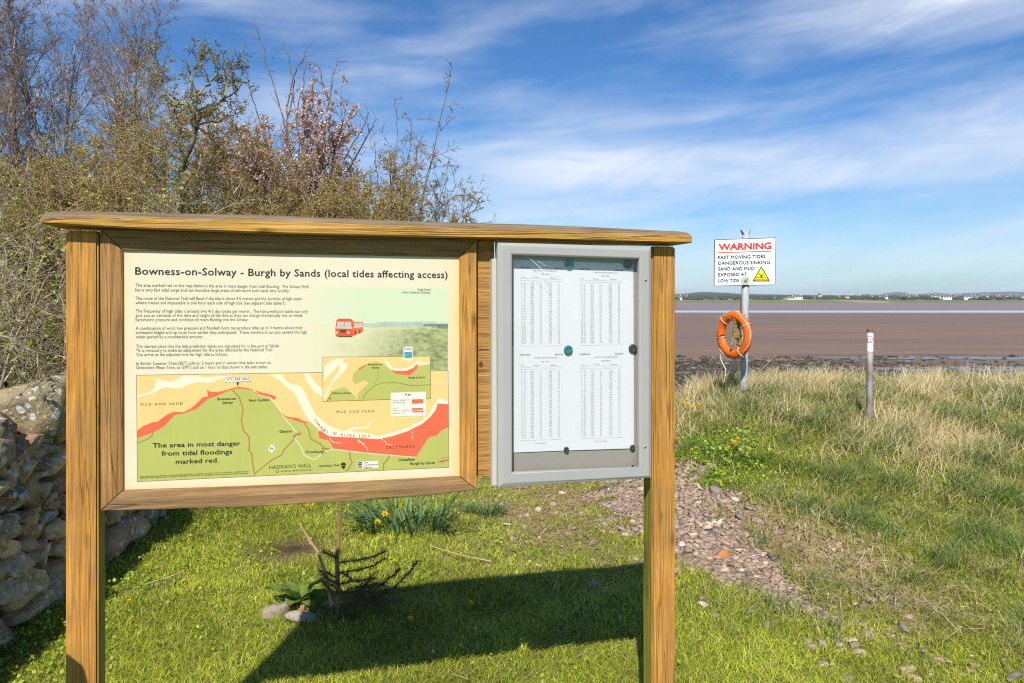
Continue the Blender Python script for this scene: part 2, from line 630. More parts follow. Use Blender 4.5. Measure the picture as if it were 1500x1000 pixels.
def mud_mat():
    t = NT('estuary_mud')
    v = t.coord()
    sp = t.n('ShaderNodeSeparateXYZ')
    t.l(v, sp.inputs[0])
    y = sp.outputs[1]
    big = t.noise(t.coord((0.006, 0.03, 1)), 1.0, 8, 0.62, 0.5)
    mid = t.noise(t.coord((0.03, 0.22, 1), (4, 2, 0)), 1.0, 8, 0.68, 0.4)
    fine = t.noise(t.coord((0.35, 1.6, 1), (1, 5, 0)), 1.0, 8, 0.75, 0.3)
    brown = t.ramp(big, [(0.3, (0.175, 0.115, 0.08)), (0.55, (0.215, 0.143, 0.098)), (0.75, (0.265, 0.18, 0.124))])
    brown = t.mix(0.55, brown, t.ramp(mid, [(0.32, (0.58, 0.58, 0.62)), (0.46, (0.96, 0.95, 0.94)), (0.66, (1.14, 1.11, 1.08))]), 'MULTIPLY')
    brown = t.mix(0.5, brown, t.ramp(fine, [(0.3, (0.72, 0.7, 0.68)), (0.65, (1.12, 1.1, 1.1))]), 'MULTIPLY')
    # near shore: dark stony, weedy ground, patchy
    edge = t.math('ADD', y, t.math('MULTIPLY', t.math('SUBTRACT', mid, 0.5), 60.0))
    nearf = t.ramp(t.math('DIVIDE', edge, 100.0), [(0.49, (1, 1, 1)), (0.60, (0, 0, 0))])
    weed = t.ramp(fine, [(0.36, (0.028, 0.022, 0.016)), (0.5, (0.07, 0.054, 0.038)), (0.68, (0.16, 0.125, 0.098))])
    c = t.mix(nearf, brown, weed)
    # the far bank beyond the channel is wetter and greyer
    farf = t.ramp(t.math('DIVIDE', y, 500.0), [(0.44, (0, 0, 0)), (0.50, (1, 1, 1))])
    c = t.mix(t.math('MULTIPLY', farf, 0.8), c, (0.235, 0.185, 0.185))
    rough = t.ramp(big, [(0.3, (0.45, 0.45, 0.45)), (0.6, (0.75, 0.75, 0.75))])
    return t.finish(c, rough, spec=0.12)


M_mud = mud_mat()


def water_mat(name, col, rough):
    t = NT(name)
    n = t.noise(t.coord((0.05, 0.5, 1)), 1.0, 5, 0.6)
    return t.finish(col, rough, t.bump(n, 0.05, 0.2), spec=0.8)


M_water = water_mat('firth_water', (0.46, 0.47, 0.52), 0.22)
M_pool = water_mat('wet_mud', (0.15, 0.135, 0.14), 0.32)

# ================================================================ setting: ground, mud, far shore
def path_center(y):
    return np.interp(y, [2.8, 3.4, 4.3, 4.74, 5.96, 7.1, 9.0, 12], [2.4, 2.05, 1.58, 1.46, 1.34, 1.27, 1.15, 1.0])


def path_half(y):
    return np.interp(y, [3.85, 4.1, 4.4, 4.74, 5.96, 7.1, 9], [0.0, 0.08, 0.2, 0.33, 0.56, 0.52, 0.6])


def path_mask(x, y):
    d = np.abs(x - path_center(y)) / (path_half(y) * (1 + 0.4 * vnoise(x * 3, y * 3, 4.0)) + 1e-6)
    m = 1 - sm01((d - 0.7) / 0.45)
    patch = sm01((vnoise(x * 2.1 + 3, y * 2.6, 15.0) - 0.15) / 0.35) * sm01((d - 0.25) / 0.3)
    return m * (1 - 0.9 * patch)


def tail_mask(x, y):
    """stones trodden out of the lower end of the path"""
    return np.exp(-((x - path_center(y)) / 0.34) ** 2) * (y < 4.7) * (y > 2.9) * np.clip(0.5 + 0.7 * vnoise(x * 5, y * 5, 2.0), 0, 1)


def sparse_mask(x, y):
    """trodden, thin turf with loose stones, left of the path and the track to the lower right"""
    a = np.exp(-((x - 0.35) / 0.7) ** 2 - ((y - 6.2) / 1.3) ** 2)
    # straw track right of the path
    tx = np.interp(y, [3.0, 3.6, 4.2, 4.9, 5.6, 7.0], [2.3, 2.15, 2.25, 2.1, 1.95, 1.9])
    b = 1.35 * np.exp(-((x - tx) / 0.42) ** 2) * sm01((y - 3.5) / 0.9) * (1 - sm01((y - 5.3) / 1.0))
    c = np.exp(-((x + 1.57) / 0.28) ** 2 - ((y - 5.08) / 0.22) ** 2) * 1.2
    n = 0.75 + 0.5 * vnoise(x * 2.6, y * 2.6, 7.0)
    return np.clip(np.maximum(np.maximum(a, b), c) * n, 0, 1)


def build_ground():
    xs = np.unique(np.concatenate([np.linspace(-60, -8, 14), np.linspace(-8, 12, 190), np.linspace(12, 70, 14)]))
    ys = np.unique(np.concatenate([np.linspace(-25, 0, 8), np.linspace(0, 10, 130), np.linspace(10, 15, 28), np.linspace(15, 29, 30)]))
    X, Y = np.meshgrid(xs, ys)
    Z = gz(X, Y)
    pm = path_mask(X, Y)
    sp = sparse_mask(X, Y)
    green = np.array([0.15, 0.18, 0.035])
    straw = np.array([0.36, 0.26, 0.13])
    grav = np.array([0.24, 0.19, 0.155])
    C = green[None, None] * (1 - sp[..., None]) + straw * sp[..., None]
    soil = np.exp(-((X + 1.57) / 0.24) ** 2 - ((Y - 5.08) / 0.18) ** 2)
    C = C * (1 - pm[..., None]) + grav * pm[..., None]
    C = C * (1 - soil[..., None]) + np.array([0.075, 0.05, 0.035]) * soil[..., None]
    dark = sm01((Y - 10.5) / 2) * (X > -1)
    C = C * (1 - dark[..., None]) + np.array([0.09, 0.07, 0.05]) * dark[..., None]
    ny, nx = X.shape
    V = np.stack([X, Y, Z], -1).reshape(-1, 3)
    i = np.arange((ny - 1) * (nx - 1))
    r, c = i // (nx - 1), i % (nx - 1)
    a = r * nx + c
    Fq = np.stack([a, a + 1, a + nx + 1, a + nx], 1)
    me = mesh_np('ground', V, Fq.ravel(), np.full(len(Fq), 4), C.reshape(-1, 3))
    o = link('ground', me, M_ground, smooth=True)
    tag(o, 'turf and trodden soil of the coast path rising to a low bank', 'ground', kind='structure')


build_ground()
MUD_Z = -3.0
DM = H - MUD_Z


def sheet(name, pts, z, m, label, cat):
    mb = MB()
    mb.add([(x, y, z) for x, y in pts], [tuple(range(len(pts)))])
    me = bpy.data.meshes.new(name)
    me.from_pydata(mb.v, [], mb.f)
    o = link(name, me, m)
    if me.polygons[0].normal.z < 0:
        me.flip_normals()
    return tag(o, label, cat, kind='structure')


sheet('mud_flat', [(-3600, 11), (7400, 11), (7400, 7300), (-3600, 7300)], MUD_Z, M_mud, 'wide brown tidal mud flats of the estuary at low tide', 'mud flat')


def wavy_strip(y0, y1, x0, x1, amp, seed, n=90, taper=False):
    rng = random.Random(seed)
    ph = [rng.random() * 6 for _ in range(6)]
    a, b = [], []
    for i in range(n + 1):
        t = i / n
        x = x0 + (x1 - x0) * t
        w = math.sin(t * 9 + ph[0]) * 0.5 + math.sin(t * 23 + ph[1]) * 0.3 + math.sin(t * 57 + ph[2]) * 0.2
        w2 = math.sin(t * 7 + ph[3]) * 0.5 + math.sin(t * 29 + ph[4]) * 0.3 + math.sin(t * 71 + ph[5]) * 0.2
        k = min(1, 4 * t * (1 - t) * 1.5) if taper else 1
        mid = (y0 + y1) / 2
        a.append((x, mid + (y0 - mid) * k * (1 + amp * w)))
        b.append((x, mid + (y1 - mid) * k * (1 + amp * w2)))
    return a + b[::-1]


def ydist(py):
    return DM * F / (py - HOR)


sheet('water_channel', wavy_strip(ydist(458.7), ydist(455.6), -900, 1500, 0.16, 3), MUD_Z + 0.05, M_water, 'pale blue river channel across the mud flats', 'water')
sheet('water_channel', wavy_strip(ydist(451.5), ydist(450.6), 330, 1500, 0.2, 5, taper=True), MUD_Z + 0.05, M_water, 'thin far sliver of water beyond the river channel', 'water')
sheet('tide_pool', wavy_strip(ydist(543), ydist(536), 20.5, 70, 0.35, 8, taper=True), MUD_Z + 0.02, M_pool, 'wide shallow tide pool on dark shore mud at right', 'water')
sheet('tide_pool', wavy_strip(ydist(525.5), ydist(522), 24, 52, 0.5, 9, taper=True), MUD_Z + 0.02, M_pool, 'narrow long tide pool behind the dark weed bed', 'water')


def stones_np(P, half, yaw, seed, sub=1, power=0.6, rough=0.12, tilt=0.15, cuts=0):
    """many rounded stones at once; returns V, F(tris), stone index per vertex"""
    bm = bmesh.new()
    bmesh.ops.create_icosphere(bm, subdivisions=sub, radius=1)
    base = np.array([v.co[:] for v in bm.verts])
    tri = np.array([[v.index for v in f.verts] for f in bm.faces])
    bm.free()
    rng = np.random.default_rng(seed)
    n = len(P)
    D = base[None].repeat(n, 0)
    D = np.sign(D) * np.abs(D) ** power
    # lumpy low-frequency deformation
    k = rng.normal(size=(n, 3, 3)) * 1.6
    ph = rng.random((n, 3)) * 6.28
    L = sum(np.sin((base[None] @ k[:, :, j][:, :, None])[:, :, 0] + ph[:, j][:, None]) for j in range(3)) / 3
    L = L + 0.45 * sum(np.sin((base[None] @ (k[:, :, j] * 2.9)[:, :, None])[:, :, 0] + ph[:, j][:, None] * 2.0) for j in range(3)) / 3
    D = D * (1 + rough * 1.6 * L[..., None]) + rng.normal(size=D.shape) * rough * 0.25
    for _ in range(cuts):
        nn = rng.normal(size=(n, 3))
        nn /= np.linalg.norm(nn, axis=1)[:, None]
        cc = rng.uniform(0.36 if cuts > 5 else 0.5, 0.82, n)
        ex = np.clip(np.einsum('nvk,nk->nv', D, nn) - cc[:, None], 0, None)
        D = D - ex[..., None] * nn[:, None, :] * 0.93
    D = D * half[:, None, :]
    tx = rng.normal(size=n) * tilt
    ty = rng.normal(size=n) * tilt
    x, y, z = D[..., 0], D[..., 1], D[..., 2]
    y, z = y * np.cos(tx)[:, None] - z * np.sin(tx)[:, None], y * np.sin(tx)[:, None] + z * np.cos(tx)[:, None]
    x, z = x * np.cos(ty)[:, None] + z * np.sin(ty)[:, None], -x * np.sin(ty)[:, None] + z * np.cos(ty)[:, None]
    c, s = np.cos(yaw)[:, None], np.sin(yaw)[:, None]
    x, y = x * c - y * s, x * s + y * c
    V = np.stack([x, y, z], -1) + P[:, None, :]
    nv = len(base)
    Fm = tri[None] + (np.arange(n) * nv)[:, None, None]
    return V.reshape(-1, 3), Fm.reshape(-1, 3), np.repeat(np.arange(n), nv)


def weed_rocks():
    n = 2600
    y = RNG.uniform(36, 60, n)
    x = RNG.uniform(-10, 1.0, n) * y * 0.05 + RNG.uniform(0.05, 0.85, n) * y
    s = RNG.uniform(0.04, 0.15, n) * RNG.choice([1, 1, 1.8], n)
    P = np.stack([x, y, np.full(n, MUD_Z + 0.02)], 1)
    half = np.stack([s * RNG.uniform(1, 2, n), s, s * 0.35], 1)
    V, Fm, idx = stones_np(P, half, RNG.uniform(0, 6, n), 5, 1)
    base = np.array([[0.05, 0.04, 0.03], [0.09, 0.07, 0.05], [0.05, 0.06, 0.025], [0.2, 0.17, 0.14]])[RNG.integers(0, 4, n)]
    me = mesh_np('shore_rocks', V, Fm.ravel(), np.full(len(Fm), 3), base[idx])
    tag(link('shore_rocks', me, M_pebble, smooth=True), 'dark weed-covered rocks strewn along the near edge of the mud', 'rocks', kind='stuff')


weed_rocks()


# far shore
def far_land():
    t = NT('far_fields')
    v = t.coord((0.008, 0.012, 0.01))
    cell = t.voronoi(v, 1.0, out='Color')
    sp = t.n('ShaderNodeSeparateColor')
    t.l(cell, sp.inputs[0])
    c = t.ramp(sp.outputs[0], [(0.0, (0.14, 0.16, 0.05)), (0.35, (0.25, 0.25, 0.09)), (0.6, (0.30, 0.26, 0.13)), (0.85, (0.17, 0.20, 0.06)), (1.0, (0.12, 0.12, 0.06))], 'CONSTANT')
    mf = t.finish(c, 0.9, spec=0.1)
    xs = np.linspace(-1500, 2600, 160)
    rows = [(905, -3.2), (915, -1.6), (960, -0.6), (1150, 1.6), (1500, 4.0), (2300, 8.0), (3400, 14)]
    V, n = [], len(xs)
    for y, z in rows:
        for x in xs:
            V.append((x, y + 14 * math.sin(x * 0.013) + 7 * math.sin(x * 0.041), z + (0.5 + z * 0.06) * math.sin(x * 0.009 + y * 0.01)))
    i = np.arange((len(rows) - 1) * (n - 1))
    r, c_ = i // (n - 1), i % (n - 1)
    a = r * n + c_
    Fq = np.stack([a, a + 1, a + n + 1, a + n], 1)
    o = link('far_shore', mesh_np('far_shore', V, Fq.ravel(), np.full(len(Fq), 4)), mf, smooth=True)
    tag(o, 'low green and straw fields along the far shore', 'shore', kind='structure')


far_land()


def ridge(name, Y, prof, m, label, depth=900):
    """a real hill range: profile from (px, py) skyline points at distance Y, sloping down both ways"""
    pxs = np.arange(300, 1900, 4.0)
    pys = np.interp(pxs, [p[0] for p in prof], [p[1] for p in prof])
    rng = np.random.default_rng(len(prof) * 7)
    pys = pys + np.convolve(rng.normal(size=len(pxs)), np.ones(5) / 5, 'same') * 0.25
    rows = []
    for dy, k in ((-depth, 0.0), (-depth * 0.5, 0.55), (0, 1.0), (depth, 0.0)):
        for px, py in zip(pxs, pys):
            top = H + (HOR - py) / F * Y
            x = (px - 750) / F * Y
            z = -4 + (top + 4) * k
            rows.append((x * (Y + dy) / Y, Y + dy, z))
    n = len(pxs)
    i = np.arange(3 * (n - 1))
    r, c_ = i // (n - 1), i % (n - 1)
    a = r * n + c_
    Fq = np.stack([a, a + 1, a + n + 1, a + n], 1)
    o = link(name, mesh_np(name, rows, Fq.ravel(), np.full(len(Fq), 4)), m, smooth=True)
    tag(o, label, 'hills', kind='structure')


M_hillnear = flat('hill_woodland', (0.035, 0.045, 0.03), 0.95, var=0.5, vs=0.01)
M_hillfar = flat('hill_moor', (0.075, 0.068, 0.06), 0.95, var=0.25, vs=0.004)
ridge('far_hills', 5200, [(300, 431), (900, 431), (1000, 430.5), (1020, 429), (1040, 428), (1060, 429.5), (1090, 431), (1200, 432.5), (1258, 432.5), (1270, 431), (1285, 432), (1295, 430.5), (1312, 428.3), (1325, 429), (1340, 432), (1350, 431), (1370, 429.5), (1395, 431), (1420, 429.5), (1450, 428.3), (1480, 427.6), (1500, 428), (1600, 428), (1900, 431)], M_hillfar, 'pale blue moorland hills on the horizon beyond the firth', 1500)
ridge('wooded_hills', 2700, [(300, 434), (1000, 432), (1015, 429.5), (1032, 428), (1040, 429), (1062, 429), (1080, 431), (1120, 432), (1180, 433), (1230, 434.5), (1345, 434.5), (1360, 433), (1395, 432.8), (1420, 434), (1500, 435), (1900, 435)], M_hillnear, 'darker wooded rise behind the far shore', 500)

M_tree_far = flat('far_hedge', (0.045, 0.055, 0.025), 0.95, var=0.4, vs=0.05)


def far_trees():
    n = 1500
    Y = RNG.choice([1010, 1090, 1180, 1300, 1450, 1700, 2000], n) + RNG.normal(size=n) * 12
    px = RNG.uniform(940, 1620, n)
    clump = vnoise(px * 0.03, Y * 0.01, 3.0)
    keep = clump > -0.15
    Y, px = Y[keep], px[keep]
    n = len(Y)
    x = (px - 750) / F * Y
    gzf = np.interp(Y, [915, 960, 1150, 1500, 2300], [-1.6, -0.6, 1.6, 4.0, 8.0])
    s = RNG.uniform(1.2, 3.2, n)
    P = np.stack([x, Y, gzf + s * 0.5], 1)
    V, Fm, idx = stones_np(P, np.stack([s * RNG.uniform(1, 2.6, n), s, s], 1), RNG.uniform(0, 6, n), 9, 2, 0.8, 0.25)
    o = link('far_woods', mesh_np('far_woods', V, Fm.ravel(), np.full(len(Fm), 3)), M_tree_far)
    tag(o, 'hedges and woods seen as dark lines on the far shore', 'woods', kind='stuff')


far_trees()
M_render = flat('white_render', (0.80, 0.78, 0.74), 0.8)
M_slate = flat('slate_roof', (0.14, 0.12, 0.115), 0.8)
M_tileroof = flat('tile_roof', (0.26, 0.11, 0.07), 0.8)
M_win = flat('dark_window', (0.03, 0.035, 0.045), 0.2)


def house(px, py, Y, w, h, label, roof, rz=0.0, group=None):
    p = at(px, py, Y)
    zg = float(np.interp(Y, [915, 960, 1150, 1500, 2300], [-1.6, -0.6, 1.6, 4.0, 8.0]))
    r = empty('white_house', (p.x, Y, zg - 0.3), rz, label=label, cat='house', group=group)
    d = 7.0
    mb = MB().box(-w / 2, w / 2, -d / 2, d / 2, 0, h)
    mb.add([(-w / 2, -d / 2, h), (-w / 2, d / 2, h), (-w / 2, 0, h + 2.3), (w / 2, -d / 2, h), (w / 2, d / 2, h), (w / 2, 0, h + 2.3)], [(0, 1, 2), (3, 5, 4)])
    mb.build('wall', M_render, r)
    e = 0.35
    rb = MB()
    for s in (-1, 1):
        rb.add([(-w / 2 - e, s * (d / 2 + e), h - 0.25), (w / 2 + e, s * (d / 2 + e), h - 0.25), (w / 2 + e, 0, h + 2.5), (-w / 2 - e, 0, h + 2.5),
                (-w / 2 - e, s * (d / 2 + e), h - 0.05), (w / 2 + e, s * (d / 2 + e), h - 0.05), (w / 2 + e, 0, h + 2.7), (-w / 2 - e, 0, h + 2.7)],
               [(0, 1, 2, 3), (4, 5, 6, 7), (0, 1, 5, 4), (1, 2, 6, 5), (3, 0, 4, 7)])
    ro = rb.build('roof', roof, r)
    MB().box(w * 0.32, w * 0.32 + 0.9, -0.45, 0.45, h + 1.9, h + 3.6).build('chimney', M_render, ro)
    k = max(2, int(w / 3.2))
    for i in range(k):
        cx = -w / 2 + (i + 0.5) * w / k
        MB().box(cx - 0.55, cx + 0.55, -d / 2 - 0.06, -d / 2 + 0.05, h * 0.42, h * 0.78).build('window', M_win, r)
    return r


house(993.5, 441, 1010, 9, 4.2, 'white farmhouse on the far shore, just right of the notice board', M_slate, 0.2)
house(1004, 438.5, 1200, 7, 3.4, 'small white cottage set back on the far shore just left of the warning sign', M_slate)
house(1157, 441.5, 1010, 10, 3.2, 'low white farm building beside a bigger one right of the warning sign', M_slate, 0.1)
house(1168, 441.5, 1020, 13, 4.6, 'large white farmhouse on the far shore right of the warning sign', M_slate, -0.2)
house(1201, 440.5, 1150, 4, 6.5, 'narrow white building standing alone in the far fields', M_slate)
house(1226, 440, 1180, 9, 3.4, 'white cottage with slate roof on the far shore left of the marker post', M_slate)
house(1243, 441.6, 1040, 12, 4.6, 'white house with red tiled roof on the far shore just left of the marker post', M_tileroof)
for i, (px, dy, Y, w) in enumerate([(1257, 441, 1120, 11), (1274.5, 440.5, 1180, 9), (1284, 440, 1160, 14), (1296, 440.5, 1130, 10), (1324, 440.5, 1100, 13), (1330, 440, 1180, 9), (1340, 440.3, 1110, 11),
                                   (1357, 440, 1150, 13), (1368, 440, 1160, 11), (1374, 439.5, 1240, 12), (1380, 439, 1280, 12), (1387, 441, 1060, 15), (1399, 439.8, 1180, 9), (1404, 439.6, 1240, 13),
                                   (1418, 441, 1060, 16), (1426, 440, 1140, 10), (1436, 440, 1180, 12), (1443, 439.5, 1220, 11), (1461, 440, 1150, 12), (1467, 439.4, 1240, 9), (1476, 440, 1180, 14), (1488, 439.6, 1200, 11), (1497, 440, 1180, 12), (1508, 440, 1160, 12)]):
    house(px, dy, Y, w * 0.8, 3.6 + (i % 3) * 0.5, 'tiny white house in the village strung along the far shore', M_slate if i % 6 else M_tileroof, ((i * 37) % 11 - 5) * 0.06, 'white houses of the far village')

M_turb = flat('turbine_white', (0.8, 0.8, 0.8), 0.5)
for i, px in enumerate([1034.5, 1053, 1061, 1071, 1079.5, 1123]):
    Y = 4700.0
    base = at(px, 434, Y)
    mb = MB()
    hub = 36.0
    mb.tube([(0, 0, -10), (0, 0, hub)], [1.4, 0.9], 6)
    mb.box(-1.2, 1.2, -3, 2, hub - 0.5, hub + 1.6)
    for k in range(3):
        a = R(90 + 120 * k + i * 23)
        e = Vector((math.cos(a) * 15, -3.0, hub + math.sin(a) * 15))
        mb.tube([(0, -3.0, hub + 0.4), e], [0.9, 0.25], 4)
    o = mb.build('wind_turbine', M_turb)
    o.location = (base.x, Y, base.z)
    tag(o, 'hair-thin white wind turbine on the far wooded rise', 'wind turbine', 'wind turbines on the horizon')

# ================================================================ the notice board
TH = math.atan(0.256)
CT, ST = math.cos(TH), math.sin(TH)
PA = 2.563
_u = (545 - 750) / F
_Y = PA / (1 - 0.256 * _u)
ORG = Vector((_u * _Y, _Y, 0.0))


def loc(px, py, n=0.0):
    """photo pixel -> notice board's own frame, on the plane n metres in front of the post faces; returns (x, y, z) local"""
    d = ray(px, py)
    e = Vector((-ST, CT, 0))
    o = Vector((0, 0, H)) - ORG
    k = (-n - o.dot(e)) / d.dot(e)
    p = o + d * k
    return Vector((p.x * CT + p.y * ST, -n, p.z))


board = empty('notice_board', ORG, TH, label='large oak framed notice board with a faded tide map and a grey glazed case', cat='notice board')


def prism(pts, n0, n1):
    """polygon in pixels taken on plane n0 and extruded back to n1 (same local x,z)"""
    a = [loc(x, y, n0) for x, y in pts]
    b = [Vector((p.x, -n1, p.z)) for p in a]
    k = len(a)
    return MB().add(a + b, [tuple(range(k)), tuple(range(2 * k - 1, k - 1, -1))] + [(i, (i + 1) % k, k + (i + 1) % k, k + i) for i in range(k)])


def post(xl, xr, ytop, w_depth):
    a, b = loc(xl, ytop), loc(xr, ytop)
    MBp = MB().box(a.x, b.x, 0, w_depth, -0.35, a.z)
    o = link('post', MBp.mesh('post', 0.006, 2), [M_post, M_post_side], board)
    for f in o.data.polygons:
        if abs(f.normal.x) > 0.9:
            f.material_index = 1
    return o


post(95.8, 143.4, 338, 0.082)
post(955.4, 989.6, 361, 0.082)

# cap rail: a real plank with a weathered, chamfered top edge
CAPN = 0.048
bot = [(59.5, 327.5), (143, 331.6), (210, 335.0), (400, 341.6), (640, 347.4), (800, 350.6), (880, 353), (1014.6, 356.2)]
mid = [(57.5, 320.5), (143, 318.5), (210, 320.5), (400, 325.0), (640, 334.0), (800, 338.5), (880, 341), (1014.2, 346)]
top = [(66, 311.3), (143, 311.8), (210, 313.4), (400, 317.4), (640, 327.3), (800, 331.5), (880, 335), (1008.5, 341.4)]
mb = MB()
sec = []
for k in range(len(bot)):
    B = loc(*bot[k], CAPN)
    Mi = loc(*mid[k], CAPN + 0.001)
    T = loc(*top[k], CAPN - 0.02)
    if 0 < k < len(bot) - 1:
        Mi.x = T.x = B.x
    back = 0.145
    sec.append([B, Mi, T, Vector((T.x, 0.05, T.z + 0.012)), Vector((T.x, back - 0.03, T.z)), Vector((Mi.x, back, Mi.z)), Vector((B.x, back, B.z))])
vs = [p for s in sec for p in s]
ns = 7
fs = []
for k in range(len(sec) - 1):
    for j in range(ns):
        fs.append((k * ns + j, k * ns + (j + 1) % ns, (k + 1) * ns + (j + 1) % ns, (k + 1) * ns + j))
fs += [tuple(range(ns)), tuple((len(sec) - 1) * ns + j for j in range(ns - 1, -1, -1))]
mb.add(vs, fs)
cap = link('cap_rail', mb.mesh('cap_rail', 0.003, 2), [M_cap, M_captop], board)
for f in cap.data.polygons:
    if f.normal.z > 0.3:
        f.material_index = 1

# mitred map frame
OUT = {'tl': (146.6, 336), 'tr': (698.2, 351), 'br': (698.4, 716), 'bl': (147.2, 747.6)}
MID = {'tl': (163.0, 350.5), 'tr': (686.0, 364.5), 'br': (686.6, 707.5), 'bl': (163.4, 732.6)}
INN = {'tl': (179.6, 366.8), 'tr': (673.0, 377.2), 'br': (673.8, 696.8), 'bl': (180.4, 717.3)}


def rail(name, o_, m_, i_, mat):
    """loft a frame member from polylines of outer edge, arris and inner edge"""
    S_ = []
    k = len(o_)
    for j in range(k):
        O = loc(*o_[j], 0.0)
        Mm = loc(*m_[j], 0.0)
        I = loc(*i_[j], -0.013)
        S_.append([O, Mm, I, Vector((I.x, 0.034, I.z)), Vector((O.x, 0.052, O.z))])
    b = MB()
    n = 5
    fs = []
    for a in range(k - 1):
        for j in range(n):
            fs.append((a * n + j, a * n + (j + 1) % n, (a + 1) * n + (j + 1) % n, (a + 1) * n + j))
    fs += [tuple(range(n)), tuple((k - 1) * n + j for j in range(n))]
    b.add([p for s in S_ for p in s], fs)
    return b.build(name, mat, board, 0.0018, 1)


def sh(p, dx_=0, dy_=0):
    return (p[0] + dx_, p[1] + dy_)


g = 0.45
rail('frame_rail', [sh(OUT['tl'], 0, g), sh(OUT['bl'], 0, -g)], [sh(MID['tl'], 0, g), sh(MID['bl'], 0, -g)], [sh(INN['tl'], 0, g), sh(INN['bl'], 0, -g)], M_rail_v)
rail('frame_rail', [sh(OUT['tr'], 0, g), sh(OUT['br'], 0, -g)], [sh(MID['tr'], 0, g), sh(MID['br'], 0, -g)], [sh(INN['tr'], 0, g), sh(INN['br'], 0, -g)], M_post)
rail('frame_rail', [sh(OUT['tl'], g), sh(OUT['tr'], -g)], [sh(MID['tl'], g), sh(MID['tr'], -g)], [sh(INN['tl'], g), sh(INN['tr'], -g)], M_rail_h)
rail('frame_rail', [sh(OUT['bl'], g), (350, 742), (500, 734.3), (630, 725), sh(OUT['br'], -g)],
     [sh(MID['bl'], g), (350, 727), (500, 720), (620, 713.2), sh(MID['br'], -g)],
     [sh(INN['bl'], g), (350, 711.6), (500, 705.8), (610, 700), sh(INN['br'], -g)], M_rail_h)

# plank behind, between the map frame and the case
prism([(699.5, 352), (724, 352), (724, 697.5), (699.5, 697.5)], -0.026, -0.055).build('plank', M_plank, board, 0.002, 1)
# dark knot and crack on the plank
kb = MB()
for (cx, cy, rx, ry) in ((704.5, 533, 3.0, 4.5),):
    ring = [loc(cx + rx * math.cos(a), cy + ry * math.sin(a), -0.0255) for a in np.linspace(0, 2 * math.pi, 14)[:-1]]
    kb.add(ring, [tuple(range(13))])
kb.build('knot', flat('knot_wood', (0.09, 0.045, 0.018), 0.8, var=0.4, vs=60), board)
kb = MB()
kb.add([loc(701, 510.5, -0.0255), loc(716, 510, -0.0255), loc(716.5, 512.5, -0.0255), loc(712, 512, -0.0255), loc(701, 512.4, -0.0255)], [(0, 1, 2, 3, 4)])
kb.build('wood_split', flat('knot_wood', (0.09, 0.045, 0.018), 0.8), board)

# ---- the map panel
PN = -0.021


def panel():
    nx, ny = 60, 44
    tl, tr, br, bl = (179, 366), (674.5, 376), (675, 699), (179.6, 719)
    V, C = [], []
    for j in range(ny + 1):
        for i in range(nx + 1):
            a, b = i / nx, j / ny
            x = (tl[0] * (1 - a) + tr[0] * a) * (1 - b) + (bl[0] * (1 - a) + br[0] * a) * b
            y = (tl[1] * (1 - a) + tr[1] * a) * (1 - b) + (bl[1] * (1 - a) + br[1] * a) * b
            V.append(loc(x, y, PN))
            e = max(math.exp(-(1 - a) * 42) * 1.15, math.exp(-a * 60) * 0.45, math.exp(-(1 - b) * 55) * 0.7, math.exp(-b * 80) * 0.25)
            C.append((e, e, e))
    i = np.arange(nx * ny)
    r, c = i // nx, i % nx
    a = r * (nx + 1) + c
    Fq = np.stack([a, a + nx + 1, a + nx + 2, a + 1], 1)
    return link('map_panel', mesh_np('map_panel', V, Fq.ravel(), np.full(len(Fq), 4), np.clip(np.array(C), 0, 1)), M_panel, board)


pan = panel()


def poly(name, pts, layer, m, parent=None, nbase=PN):
    a = [loc(x, y, nbase + 0.00006 * layer) for x, y in pts]
    me = bpy.data.meshes.new(name)
    me.from_pydata([tuple(p) for p in a], [], [tuple(range(len(a)))])
    bm = bmesh.new()
    bm.from_mesh(me)
    bmesh.ops.triangulate(bm, faces=bm.faces)
    for f in bm.faces:
        if f.normal.y > 0:
            f.normal_flip()
    bm.to_mesh(me)
    bm.free()
    return link(name, me, m, parent or pan)


def multi(name, polys, layer, m, parent=None, nbase=PN):
    """several flat printed patches of one colour as one printed part"""
    bm = bmesh.new()
    for pts in polys:
        vs_ = [bm.verts.new(loc(x, y, nbase + 0.00006 * layer)) for x, y in pts]
        try:
            bm.faces.new(vs_)
        except ValueError:
            pass
    bm.normal_update()
    bmesh.ops.triangulate(bm, faces=bm.faces)
    for f in bm.faces:
        if f.normal.y > 0:
            f.normal_flip()
    me = bpy.data.meshes.new(name)
    bm.to_mesh(me)
    bm.free()
    return link(name, me, m, parent or pan)


def each(name, polys, layer, m):
    for k, q in enumerate(polys):
        multi(name, [q] if isinstance(q[0], tuple) else q, layer + 0.12 * k, m)


def stroke(pts, w):
    """polyline -> list of quads of width w (pixels)"""
    out = []
    for (x0, y0), (x1, y1) in zip(pts[:-1], pts[1:]):
        L = math.hypot(x1 - x0, y1 - y0) or 1
        nx_, ny_ = -(y1 - y0) / L * w / 2, (x1 - x0) / L * w / 2
        ex, ey = (x1 - x0) / L * w * 0.2, (y1 - y0) / L * w * 0.2
        out.append([(x0 + nx_ - ex, y0 + ny_ - ey), (x1 + nx_ + ex, y1 + ny_ + ey), (x1 - nx_ + ex, y1 - ny_ + ey), (x0 - nx_ - ex, y0 - ny_ - ey)])
    return out


_FONT_CACHE = {}


